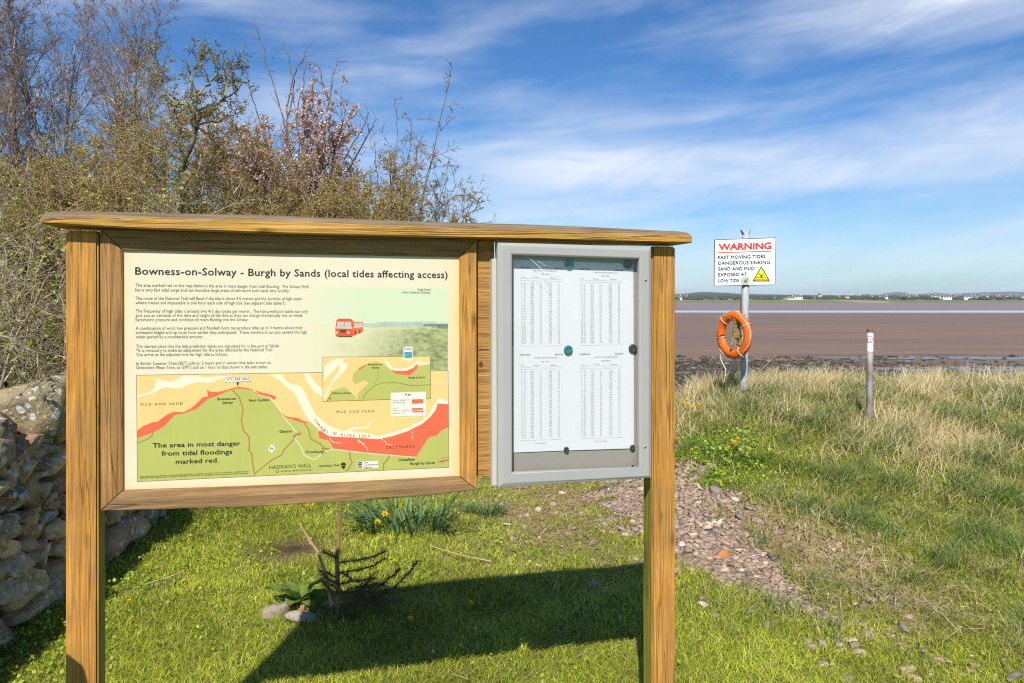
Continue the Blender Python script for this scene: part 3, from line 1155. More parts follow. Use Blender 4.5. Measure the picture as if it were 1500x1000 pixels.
def text_geo(body, bold=0.0, align='LEFT', spacing=1.0, line=1.0):
    key = (body, bold, align, spacing, line)
    if key in _FONT_CACHE:
        return _FONT_CACHE[key]
    cu = bpy.data.curves.new('t', 'FONT')
    cu.body = body
    cu.size = 1.0
    cu.resolution_u = 2
    cu.offset = bold
    cu.align_x = align
    cu.space_character = spacing
    cu.space_line = line
    ob = bpy.data.objects.new('t', cu)
    COL.objects.link(ob)
    bpy.context.view_layer.update()
    ev = ob.evaluated_get(bpy.context.evaluated_depsgraph_get())
    me = ev.to_mesh()
    v = np.zeros(len(me.vertices) * 3)
    me.vertices.foreach_get('co', v)
    v = v.reshape(-1, 3)[:, :2].copy()
    f = [tuple(p.vertices) for p in me.polygons]
    ev.to_mesh_clear()
    bpy.data.objects.remove(ob)
    bpy.data.curves.remove(cu)
    _FONT_CACHE[key] = (v, f)
    return v, f


_hv, _ = text_geo('H')
CAPH = _hv[:, 1].max()


class TextBlock:
    """collects several lines of lettering into one printed part"""

    def __init__(self, frame=loc):
        self.v, self.f, self.frame = [], [], frame

    def line(self, body, x0, y0, x1, y1, cap_px, n, bold=0.0, spacing=1.0):
        v, f = text_geo(body, 0.0, 'LEFT', spacing)
        w0, w1 = v[:, 0].min(), v[:, 0].max()
        A, B = self.frame(x0, y0, n), self.frame(x1, y1, n)
        U = self.frame((x0 + x1) / 2, (y0 + y1) / 2 - cap_px, n) - self.frame((x0 + x1) / 2, (y0 + y1) / 2, n)
        N_ = (B - A).cross(U).normalized() * 0.00003
        # heavier strokes: the same outline laid down a few times, slightly shifted
        shifts = [(0, 0)] if bold <= 0 else [(-bold, 0), (bold, 0), (0, bold), (0, -bold)]
        for k, (sx, sy) in enumerate(shifts):
            b = len(self.v)
            for x, y in v:
                self.v.append(tuple(A + (B - A) * ((x + sx - w0) / (w1 - w0)) + U * ((y + sy) / CAPH) + N_ * k))
            self.f += [tuple(i + b for i in q) for q in f]
        return self

    def build(self, name, m, parent):
        me = bpy.data.meshes.new(name)
        me.from_pydata(self.v, [], self.f)
        return link(name, me, m, parent)


TN = PN + 0.0006
TextBlock().line('Bowness-on-Solway - Burgh by Sands (local tides affecting access)', 198.2, 402.6, 655.5, 407.8, 10.2, TN, 0.016, 1.03).build('title_lettering', INK, pan)
tb = TextBlock()
for s_, x0, y0, x1, y1 in [
    ('The area marked red on the map below is the area in most danger from tidal flooding.  The Solway Firth', 198.4, 420.4, 452, 422.6),
    ('has a very fast tidal surge and can inundate large areas of saltmarsh and roads very quickly.', 198.2, 427.2, 424, 428.4),
    ('The route of the National Trail will flood if the tide is above 9.0 metres and the duration of high water', 198.5, 439.6, 442.6, 440.2),
    ('where routes are impassable is one hour each side of high tide (see adjacent tide tables*).', 198.5, 446, 419, 446.6),
    ('The frequency of high tides is around two 4-5 day cycles per month.  The tide prediction tables can only', 198.6, 458.2, 451, 458.6),
    ('give you an estimate of the time and height of the tide as they can change dramatically due to winds,', 198.6, 464.6, 443.8, 464.4),
    ('barometric pressure and condition of rivers flowing into the Solway.', 198.6, 471, 363.5, 470.7),
    ('A combination of wind, low pressure and flooded rivers can produce tides up to 3 metres above their', 198.8, 483.5, 443.3, 482.5),
    ('estimated height and up to an hour earlier than anticipated.  These conditions can also extend the high', 198.8, 489.7, 449.2, 489),
    ('water period by a considerable amount.', 199, 496, 297, 495.8),
    ('The nearest place that the tide prediction tables are calculated for is the port of Silloth.', 199, 508.4, 409.8, 507.8),
    ('*It is necessary to make an adjustment for the areas affected by the National Trail.', 199.2, 514.4, 399.8, 513.5),
    ('You arrive at the adjusted time for high tide as follows:', 199.2, 520.7, 333.4, 520),
    ('In British Summer Time (BST) add on 2 hours and in winter time (also known as', 199.4, 533.8, 396.5, 532),
    ('Greenwich Mean Time, or GMT) add on 1 hour to that shown in the tide tables.', 199.4, 539.7, 392.2, 538.4)]:
    tb.line(s_, x0, y0, x1, y1, 4.5, TN, 0.0)
tb.build('body_lettering', INK2, pan)


# faded print of a bus on the flooded marsh road
def bus_picture():
    x0, x1, y0, y1 = 400, 656, 420, 543
    nx, ny = 128, 62
    V, C = [], []
    rng = np.random.default_rng(3)
    nse = rng.random((ny + 1, nx + 1))
    for _ in range(2):
        nse = (nse + np.roll(nse, 1, 1) + np.roll(nse, -1, 1) + np.roll(nse, 1, 0) * 0.5) / 3.5
    nse = np.clip((nse - nse.mean()) / nse.std() * 0.28 + 0.5, 0, 1)
    rust = np.array([0.42, 0.35, 0.17])
    for j in range(ny + 1):
        for i in range(nx + 1):
            a, b = i / nx, j / ny
            x, y = x0 + (x1 - x0) * a, y0 + (y1 - y0) * b + (0 if a < 0.9 else 0) - 2.0 * a * b
            V.append(loc(x, y, PN + 0.00003))
            cream = np.array([0.675, 0.61, 0.45])
            skyc = np.array([0.55, 0.62, 0.43])
            hill = np.array([0.38, 0.46, 0.36])
            field = np.array([0.60, 0.59, 0.36])
            grass = np.array([0.27, 0.32, 0.14])
            hy = 474 - 3.0 * math.exp(-((x - 600) / 45) ** 2)
            if y < hy:
                c = skyc
            elif y < 480 and x > 500:
                c = hill * (0.9 + 0.2 * nse[j, i])
            else:
                k = max(0.0, min(1.0, (x - 530 - (y - 480) * -0.6) / 90)) * max(0, min(1, (y - 477) / 8))
                k2 = math.exp(-((y - 508) / 10) ** 2) * max(0, min(1, (x - 470) / 30)) * 0.6
                k = min(1.0, max(k, k2 * nse[j, i]))
                gr = grass * (0.6 + 0.8 * nse[j, i])
                if nse[j, (i + 40) % nx] > 0.62:
                    gr = gr * 0.45 + rust * 0.55
                c = field * (1 - k) + gr * k
            f = max(0.0, min(1.0, (x - 415) / 120)) * max(0.0, min(1.0, (b + 0.02) * 14)) * max(0.0, min(1.0, (x - 400) / 40))
            if b > 0.86 and x < 475:
                f *= max(0.0, (1 - b) / 0.14)
            if y > hy:
                f = max(f, 0.55 * max(0.0, min(1.0, (x - 430) / 40)))
            C.append(cream * (1 - f) + c * f)
    i = np.arange(nx * ny)
    r, c = i // nx, i % nx
    a = r * (nx + 1) + c
    Fq = np.stack([a, a + nx + 1, a + nx + 2, a + 1], 1)
    return link('bus_picture', mesh_np('bus_picture', V, Fq.ravel(), np.full(len(Fq), 4), np.array(C)), attr_mat('faded_print', 0.4), pan)


bus_picture()
c2 = lambda pts: [(430 + x / 5.262, 370 + y / 5.262) for x, y in pts]
c3 = lambda pts: [(180 + x / 5, 540 + y / 5) for x, y in pts]
c4 = lambda pts: [(430 + x / 5, 540 + y / 5) for x, y in pts]
M_busred = flat('print_bus_red', (0.62, 0.085, 0.03), 0.4)
M_busred2 = flat('print_bus_side', (0.60, 0.14, 0.06), 0.4)
M_busglass = flat('print_bus_glass', (0.42, 0.47, 0.42), 0.4)
multi('printed_bus', [c2([(325, 650), (322, 590), (330, 525), (345, 512), (440, 512), (460, 530), (462, 650)])], 2, M_busred)
multi('printed_bus', [c2([(462, 535), (535, 535), (536, 612), (462, 645)])], 2, M_busred2)
each('printed_bus_window', [c2([(335, 535), (388, 535), (388, 575), (332, 575)]), c2([(393, 535), (443, 535), (447, 577), (393, 577)]),
                              c2([(470, 545), (495, 543), (495, 570), (470, 572)]), c2([(500, 543), (530, 541), (530, 567), (500, 569)])], 4, M_busglass)
multi('printed_bus_grille', [c2([(357, 595), (405, 595), (402, 620), (360, 620)]), c2([(470, 605), (480, 600), (482, 635), (470, 640)]), c2([(505, 600), (515, 597), (516, 625), (506, 628)]),
                             c2([(345, 645), (450, 645), (450, 655), (345, 655)])], 5, flat('print_black', (0.10, 0.055, 0.035), 0.5))
multi('printed_bus_band', [c2([(327, 580), (452, 580), (452, 588), (327, 586)]), c2([(466, 574), (533, 570), (533, 576), (466, 581)]),
                           c2([(330, 612), (342, 612), (342, 626), (330, 626)]), c2([(415, 612), (430, 612), (430, 626), (415, 626)])], 6, M_card)
multi('printed_bridge', [c2([(1000, 555), (1190, 552), (1190, 562), (1110, 570), (1000, 572)]), c2([(1066, 570), (1074, 570), (1074, 585), (1066, 585)]), c2([(1085, 568), (1092, 568), (1092, 584), (1085, 584)]),
                         c2([(1104, 566), (1190, 560), (1190, 590), (1104, 588)])], 2, flat('print_bridge', (0.15, 0.20, 0.17), 0.5))
TextBlock().line('Burgh Marsh', 611.9, 426, 630.4, 426.4, 3.2, TN).line('photo: Simpkinson Collection', 589.6, 430, 630.4, 430.6, 3.2, TN).build('credit_lettering', INK2, pan)

# main map
MAPR = [(199.8, 548.6), (656.4, 541.6), (657.6, 683.6), (201.2, 704.6)]
poly('map_sand', MAPR, 1, M_sand)
coast = c3([(103, 505), (215, 460), (300, 420), (380, 335), (440, 322), (540, 290), (620, 215), (700, 190), (770, 155), (840, 138), (900, 140), (960, 155), (990, 190), (1085, 215), (1115, 260), (1150, 320), (1190, 350), (1250, 368)]) + \
    c4([(0, 372), (75, 388), (150, 400), (178, 430), (170, 470), (190, 505), (260, 520), (290, 585), (400, 605), (540, 615), (700, 630), (895, 642), (990, 500), (1020, 490), (1050, 485), (1090, 440), (1137, 425)]) + [(657.6, 683.6), (201.2, 704.6)]
poly('map_land', coast, 2, M_land)
each('map_channel', [c3([(110, 190), (200, 165), (230, 130), (250, 85), (215, 62), (280, 75), (350, 95), (400, 75), (430, 46), (560, 46), (590, 62), (700, 50), (800, 48), (700, 75), (640, 100), (560, 90), (480, 110), (430, 140), (300, 130), (230, 170), (110, 205)]),
                      c3([(1075, 38), (1160, 36), (1200, 90), (1300, 150), (1300, 200), (1210, 140), (1150, 80)]),
                      c4([(0, 110), (60, 128), (130, 270), (160, 330), (250, 410), (350, 450), (500, 460), (620, 490), (720, 465), (830, 430), (930, 380), (990, 330), (1030, 260), (1060, 215), (1080, 215), (1135, 235), (1136, 255), (1055, 250), (1040, 300), (1000, 350), (940, 400), (830, 455), (720, 490), (620, 512), (450, 500), (330, 497), (260, 490), (200, 450), (140, 400), (85, 330), (45, 250), (0, 165)]),
                      c4([(80, 30), (112, 30), (170, 110), (214, 150), (214, 200), (150, 160), (90, 80)]),
                      c4([(340, 15), (375, 15), (300, 120), (260, 180), (215, 225), (215, 190)]),
                      c4([(380, 448), (440, 425), (530, 425), (560, 385), (568, 390), (545, 430), (450, 440), (400, 460)])], 3, M_chan)
each('map_flood_area', [c3([(103, 450), (150, 415), (215, 388), (250, 385), (325, 330), (375, 310), (440, 315), (500, 285), (550, 240), (585, 205), (622, 198), (616, 148), (640, 165), (700, 165), (760, 150), (840, 127), (920, 138), (960, 152), (900, 144), (840, 140), (770, 158), (700, 190), (620, 218), (540, 290), (440, 325), (380, 335), (300, 420), (215, 465), (103, 505)]),
                  c3([(960, 150), (1000, 165), (1100, 190), (1125, 205), (1112, 225), (1080, 210), (1000, 190), (975, 180)]),
                  c3([(1110, 240), (1150, 308), (1190, 342), (1250, 355), (1300, 360), (1300, 377), (1250, 370), (1190, 353), (1150, 322), (1115, 262)]),
                  c4([(0, 350), (75, 378), (130, 395), (75, 392), (0, 374)]),
                  c4([(175, 455), (200, 450), (260, 490), (330, 495), (450, 500), (620, 512), (720, 490), (830, 455), (940, 400), (1000, 350), (1040, 300), (1055, 250), (1136, 255), (1137, 425), (1090, 440), (1050, 485), (1020, 490), (990, 500), (895, 642), (700, 630), (540, 612), (400, 602), (290, 582), (260, 520), (190, 505)])], 4, M_red)
each('map_road', [stroke(c3([(800, 150), (850, 200), (880, 290), (868, 370), (880, 440), (925, 500), (925, 595), (945, 620), (950, 690), (966, 775)]), 1.9)
, stroke(c3([(968, 762), (1090, 665), (1160, 630), (1180, 590), (1260, 505), (1300, 470)]), 1.7)
, stroke(c4([(75, 390), (110, 440), (125, 510), (200, 550), (230, 580)]), 1.7), stroke(c4([(410, 605), (415, 655), (430, 680), (400, 730), (382, 745)]), 1.8)
, stroke(c4([(700, 632), (695, 655), (660, 690), (657, 735)]), 1.8), stroke(c3([(105, 540), (180, 512), (215, 485), (220, 460)]), 1.4)
, *[c4([(0, 490), (40, 455), (60, 470), (10, 505)]), c4([(1050, 660), (1137, 640), (1137, 665), (1090, 685), (1050, 675)]), c4([(200, 575), (265, 575), (262, 592), (215, 590)]), c3([(1240, 490), (1285, 460), (1296, 470), (1255, 505)])]], 5, M_road)
multi('map_trail', stroke(c3([(960, 152), (1000, 188), (1080, 207), (1110, 250), (1180, 350), (1260, 450), (1290, 470)]), 0.8)
      + stroke(c4([(45, 465), (10, 510), (50, 560), (80, 630), (150, 665), (230, 600), (290, 584), (540, 614), (895, 644)]), 0.9)
      + stroke(c4([(520, 545), (470, 530), (475, 515), (540, 580), (542, 600)]), 0.7) + stroke(c4([(260, 500), (290, 535), (350, 540)]), 0.8) + stroke(c4([(640, 505), (670, 530), (680, 550), (720, 550)]), 0.8) + stroke(c4([(868, 450), (872, 510)]), 0.5)
      + stroke(c4([(1050, 668), (1137, 652)]), 0.7), 6, M_trail)
multi('map_border', stroke([MAPR[0], MAPR[1], MAPR[2], MAPR[3], MAPR[0]], 0.55), 6, INK2)
# inset map
INS = [(472.8, 522), (630.5, 520.7), (631, 582.4), (473, 587)]
poly('inset_map', INS, 7, M_sand)
each('inset_channel', [c2([(240, 870), (320, 815), (400, 810), (330, 880), (260, 950), (235, 990)]), c2([(330, 830), (420, 850), (400, 900), (300, 1000), (250, 1110), (228, 1120), (300, 980), (360, 890)]),
                        c2([(690, 805), (740, 850), (760, 885), (870, 890), (930, 850), (960, 832), (1050, 850), (1050, 860), (960, 850), (930, 880), (870, 905), (760, 905), (720, 870)])], 8, M_chan)
each('inset_land', [[(525, 539), (536, 532.5), (550, 528), (561, 531.5), (571, 539), (580, 546.5), (601, 549), (612, 536), (630.6, 532), (631, 582.2), (523, 585.4), (524, 576), (532, 567), (540, 560), (534, 556), (521, 562), (516, 556), (518, 546)],
                     c4([(295, 150), (380, 130), (430, 180), (460, 200), (455, 225), (240, 233), (270, 190)])], 9, M_land)
each('inset_flood_area', [c2([(495, 895), (530, 868), (580, 850), (608, 836), (560, 864), (510, 900)]), c2([(755, 898), (800, 908), (870, 905), (930, 880), (942, 856), (960, 866), (952, 890), (900, 940), (850, 938), (780, 925)])], 10, M_red)
multi('inset_roads', stroke(c4([(510, 218), (525, 180), (600, 115), (650, 100), (750, 97), (870, 120), (1003, 112)]), 0.6) + stroke(c4([(245, 230), (262, 205), (285, 160)]), 1.0) + stroke(c4([(265, 205), (275, 225)]), 1.0)
      + stroke(c2([(650, 900), (655, 960), (620, 1010)]), 0.4) + stroke([INS[0], INS[1], INS[2], INS[3], INS[0]], 0.5), 10, INK2)
# key
poly('key_card', c4([(712, 172), (968, 164), (971, 338), (714, 346)]), 11, M_card)
each('key_swatch', [c4([(865, 220), (949, 217), (950, 250), (866, 253)]), c4([(865, 285), (949, 282), (950, 313), (866, 316)])], 12, M_red)
multi('key_wave', stroke(c4([(866, 308), (890, 300), (920, 303), (950, 294)]), 1.0), 13, M_card)
# logo card on the picture
poly('area_logo', c2([(847, 722), (917, 720), (919, 826), (848, 828)]), 11, M_card)
multi('area_logo_water', [c2([(852, 762), (913, 758), (914, 782), (853, 788)])], 12, flat('print_logo_blue', (0.05, 0.30, 0.45), 0.4))
multi('area_logo_land', [c2([(853, 790), (914, 780), (915, 806), (853, 808)])], 12, flat('print_logo_green', (0.08, 0.30, 0.16), 0.4))
TextBlock().line('Solway', *c2([(852, 748)])[0], *c2([(912, 745)])[0], 4.2, TN + 0.0004, 0.01).build('area_logo_lettering', flat('print_purple', (0.22, 0.10, 0.30), 0.4), pan)
# you are here
poly('here_card', c3([(747, 62), (936, 56), (937, 88), (748, 94)]), 11, M_card)
multi('here_arrow', [c3([(830, 96), (852, 95), (841, 124)])] + stroke(c3([(747, 62), (936, 56), (937, 88), (748, 94), (747, 62)]), 0.4), 12, INK)
MN = PN + 0.00095
PLACE = [True]


def place_line(body, x0, y0, x1, y1, cap_, bold, sp):
    if PLACE[0]:
        TextBlock().line(body, x0, y0, x1, y1, cap_, MN, bold, sp).build('place_name', PLACE[0], pan)
    else:
        mt.line(body, x0, y0, x1, y1, cap_, MN, bold, sp)


PLACE[0] = INK


def m3(body, xa, ya, xb, yb, cap_, bold=0.0, sp=1.0):
    (x0, y0), (x1, y1) = c3([(xa, ya), (xb, yb)])
    place_line(body, x0, y0, x1, y1, cap_, bold, sp)


def m4(body, xa, ya, xb, yb, cap_, bold=0.0, sp=1.0):
    (x0, y0), (x1, y1) = c4([(xa, ya), (xb, yb)])
    place_line(body, x0, y0, x1, y1, cap_, bold, sp)


def m2(body, xa, ya, xb, yb, cap_, bold=0.0, sp=1.0):
    (x0, y0), (x1, y1) = c2([(xa, ya), (xb, yb)])
    place_line(body, x0, y0, x1, y1, cap_, bold, sp)


m3('The area in most danger', 218, 574, 860, 557, 6.6, 0.014)
m3('from tidal floodings', 283, 633, 800, 619, 6.6, 0.014)
m3('marked red.', 387, 693, 700, 681, 6.6, 0.014)
m3('YOU ARE HERE', 758, 83, 925, 78, 3.2, 0.012)
m3('Bowness-on-', 693, 226, 836, 221, 3.4, 0.014)
m3('Solway', 728, 253, 806, 250, 3.4, 0.014)
m3('Port Carlisle', 925, 236, 1070, 231, 3.4, 0.014)
m3('Glasson', 1145, 464, 1240, 460, 3.4, 0.014)
m4('Drumburgh', 90, 614, 226, 611, 3.6, 0.014)
m4('Dykesfield', 770, 672, 885, 667, 3.6, 0.014)
m4('Burgh by Sands', 857, 699, 1035, 692, 3.6, 0.014)
m2('Bowness-on-', 577, 864, 684, 862, 2.6, 0.02)
m2('Solway', 605, 889, 662, 887, 2.6, 0.02)
m2('Burgh by Sands', 887, 965, 1015, 962, 2.6, 0.02)
m4('Silloth-on-Solway', 287, 181, 424, 178, 2.6, 0.02)
m4('Key', 820, 193, 862, 191, 3.6, 0.02)
PLACE[0] = INK2
mt = TextBlock()
m3('MUD AND SAND', 130, 266, 437, 258, 3.4, 0.0, 1.6)
m4('MUD AND SAND', 315, 320, 590, 314, 3.4, 0.0, 1.6)
m4('SALTMARSH', 680, 582, 885, 574, 4.0, 0.004, 1.3)
m3('HADRIAN\u2019S WALL', 1072, 731, 1380, 716, 5.2, 0.0, 1.0)
m3('WORLD HERITAGE SITE', 1155, 752, 1380, 742, 2.4, 0.0, 1.2)
m4('NATIONAL TRAIL', 185, 717, 340, 708, 2.8, 0.02, 1.05)
m4('area in danger of', 725, 233, 850, 228, 2.6)
m4('tidal flooding', 725, 250, 815, 247, 2.6)
m4('Line of', 725, 290, 765, 289, 2.4)
m4("Hadrian's Wall Path", 725, 309, 852, 304, 2.4)
m4('National Trail', 725, 327, 818, 323, 2.4)
m3('Reproduced by permission of the mapping authority. All rights reserved. Not to be used for navigation at sea.', 125, 790, 925, 750, 1.9)
m3('Unauthorised reproduction infringes copyright. Printed for the footpath partnership and coastal authorities.', 125, 800, 920, 764, 1.9)
# letters following the bend of the channel
path_pts = c4([(147, 368), (168, 400), (205, 445), (262, 470), (340, 488), (430, 496), (560, 499)])
word = 'CHANNEL OF RIVER EDEN'
seglen = [math.hypot(b[0] - a[0], b[1] - a[1]) for a, b in zip(path_pts[:-1], path_pts[1:])]
Ltot = sum(seglen)
for k, ch in enumerate(word):
    if ch == ' ':
        continue
    s0 = (k + 0.2) / len(word) * Ltot
    q = 0
    while q < len(seglen) - 1 and s0 > seglen[q]:
        s0 -= seglen[q]
        q += 1
    a, b = path_pts[q], path_pts[q + 1]
    ux, uy = (b[0] - a[0]) / seglen[q], (b[1] - a[1]) / seglen[q]
    x0, y0 = a[0] + ux * s0, a[1] + uy * s0
    v, f = text_geo(ch, 0.0)
    bb = len(mt.v)
    k_ = 3.8 / CAPH
    for x, y in v:
        X_, Y_ = x * k_ * 0.9, y * k_
        mt.v.append(tuple(loc(x0 + ux * X_ + uy * Y_, y0 + uy * X_ - ux * Y_, MN)))
    mt.f += [tuple(i + bb for i in p) for p in f]
mt.build('channel_lettering', INK2, pan)
# north mark, acorn badge, agency badge
poly('north_mark', c3([(1063, 588), (1090, 548), (1118, 580), (1090, 612)]), 11, M_card)
mt = TextBlock()
PLACE[0] = INK
m3('N', 1081, 590, 1100, 589, 4.2, 0.03)
(xa, ya), (xb, yb) = c4([(512, 690), (548, 688)])
mt.line('The', xa, ya, xb, yb, 2.6, MN, 0.01)
(xa, ya), (xb, yb) = c4([(512, 706), (617, 702)])
mt.line('Countryside', xa, ya, xb, yb, 2.6, MN, 0.01)
(xa, ya), (xb, yb) = c4([(512, 724), (577, 721)])
mt.line('Agency', xa, ya, xb, yb, 2.6, MN, 0.01)
mt.build('badge_lettering', INK, pan)
multi('acorn_badge', [c4([(346, 697), (352, 686), (364, 681), (378, 685), (384, 696), (384, 702), (346, 703)]), c4([(350, 706), (380, 705), (378, 720), (365, 731), (354, 722)])], 11, INK)
poly('agency_card', c4([(468, 676), (619, 670), (621, 722), (469, 729)]), 11, M_card)
multi('agency_bars', [c4([(471, 679), (503, 678), (503, 690), (471, 691)]), c4([(471, 694), (503, 693), (503, 705), (471, 706)])], 12, flat('print_navy', (0.07, 0.06, 0.09), 0.4))
multi('agency_red_bar', [c4([(471, 710), (503, 709), (503, 724), (471, 725)])], 12, M_red)
multi('heritage_mark', stroke([(406 + 2.2 * math.cos(a), 689.3 + 2.2 * math.sin(a)) for a in np.linspace(0, 2 * math.pi, 13)], 0.6), 11, INK2)

# ---- the glazed tide-table case
case = bpy.data.objects.new('display_case', None)
COL.objects.link(case)
case.parent = board
DN = 0.036        # front of the door
OB = [(728.5, 354.2), (953.6, 361.8), (953.6, 698.8), (729.5, 713.0)]
OF = [(737, 360.6), (950.2, 367.6), (950.2, 696.2), (738, 707.0)]
IF_ = [(748.2, 371.4), (938.8, 377.6), (939, 682.6), (748.6, 693.2)]
IB = [(750.2, 374.0), (936.2, 379.8), (936.2, 684.4), (750.4, 691.4)]
A0 = [loc(*p, DN - 0.045) for p in OB]
A1 = [loc(*p, DN - 0.006) for p in OB]
for a_, b_ in zip(A0, A1):
    a_.x, a_.z = b_.x, b_.z
A2 = [loc(*p, DN) for p in OF]
A3 = [loc(*p, DN) for p in IF_]
A4 = [loc(*p, DN - 0.004) for p in IB]
A5 = [Vector((p.x, -(DN - 0.022), p.z)) for p in A4]
mb = MB()
ringsv = [A0, A1, A2, A3, A4, A5]
mb.v = [tuple(p) for r_ in ringsv for p in r_]
for k in range(5):
    for j in range(4):
        mb.f.append((k * 4 + j, k * 4 + (j + 1) % 4, (k + 1) * 4 + (j + 1) % 4, (k + 1) * 4 + j))
mb.build('door_frame', M_alu, case, 0.0012, 1)
# tray (sides + back) behind the door
b0 = [Vector((p.x + sx, 0.0, p.z + sz)) for p, sx, sz in zip(A1, (0.003, -0.003, -0.003, 0.003), (-0.003, -0.003, 0.003, 0.003))]
tray = MB()
x0_, x1_ = b0[0].x, b0[1].x
zt, zb = (b0[0].z + b0[1].z) / 2, (b0[2].z + b0[3].z) / 2
tray.box(x0_, x1_, 0.012, 0.016, zb, zt)
tray.build('back_panel', M_back, case)
sd = MB()
sd.box(x0_, x0_ + 0.004, -(DN - 0.042), 0.012, zb, zt)
sd.box(x1_ - 0.004, x1_, -(DN - 0.042), 0.012, zb, zt)
sd.box(x0_ + 0.004, x1_ - 0.004, -(DN - 0.042), 0.012, zt - 0.004, zt)
sd.box(x0_ + 0.004, x1_ - 0.004, -(DN - 0.042), 0.012, zb, zb + 0.004)
sd.build('case_side', M_alu, case)
# hinge strip on the left
h0, h1 = loc(719.4, 379.5, 0.0), loc(727.6, 710, 0.0)
MB().box(h0.x, h1.x, -0.012, 0.03, h1.z, h0.z).build('hinge_strip', M_alu2, case, 0.003, 2)
# glazing
gl = [Vector((p.x, -(DN - 0.016), p.z)) for p in A4]
MB().add(gl, [(0, 1, 2, 3)]).build('glazing', M_glass, case)
# scratches on the acrylic
scr = MB()


def scratch(pts, w):
    for a_, b_ in zip(pts[:-1], pts[1:]):
        A_, B_ = loc(*a_, DN - 0.0155), loc(*b_, DN - 0.0155)
        d_ = (B_ - A_).normalized()
        n_ = Vector((-d_.z, 0, d_.x)) * w
        scr.add([A_ + n_, B_ + n_, B_ - n_, A_ - n_], [(0, 1, 2, 3)])


scratch([(771, 375), (782, 384), (797, 398), (803, 406)], 0.0006)
scratch([(785, 400), (800, 413), (806, 421)], 0.0004)
scratch([(788, 383), (800, 390)], 0.0004)
scr.build('scratch', flat('scratch_white', (0.75, 0.76, 0.76), 0.5), case)
crk_ = MB()
scr = crk_
scratch([(916, 681.5), (924, 676), (930, 669), (935.5, 663)], 0.0006)
scratch([(928.5, 420.5), (933, 419.5), (936, 419.5)], 0.0007)
crk_.build('crack', flat('crack_dark', (0.12, 0.11, 0.1), 0.6), case)
for (px, py) in ((945.7, 410.5), (944.8, 653.5)):
    c_ = loc(px, py, DN)
    mb = MB()
    rr = [(0.0052, 0.0), (0.0052, 0.0012), (0.0042, 0.0026), (0.002, 0.0032)]
    vs, fs = [], []
    for (r_, h_) in rr:
        for k in range(12):
            a = 2 * math.pi * k / 12
            vs.append((c_.x + r_ * math.cos(a), c_.y - h_, c_.z + r_ * math.sin(a)))
    for j in range(3):
        for k in range(12):
            fs.append((j * 12 + k, j * 12 + (k + 1) % 12, (j + 1) * 12 + (k + 1) % 12, (j + 1) * 12 + k))
    fs.append(tuple(36 + k for k in range(12)))
    mb.add(vs, fs)
    mb.build('screw', M_steel, case, smooth=True)
# small screw in the back at the lower right
c_ = loc(926, 681, -0.011)
MB().tube([c_, c_ + Vector((0, -0.004, 0))], 0.003, 8).build('back_screw', M_dark, case)


# tide-table sheets held by magnets: things of their own
def place_on_board(o):
    """top-level thing standing in the board's frame: same origin and turn as the board"""
    o.location = ORG
    o.rotation_euler = (0, 0, TH)
    return o


SN = -0.0105
rngT = random.Random(5)


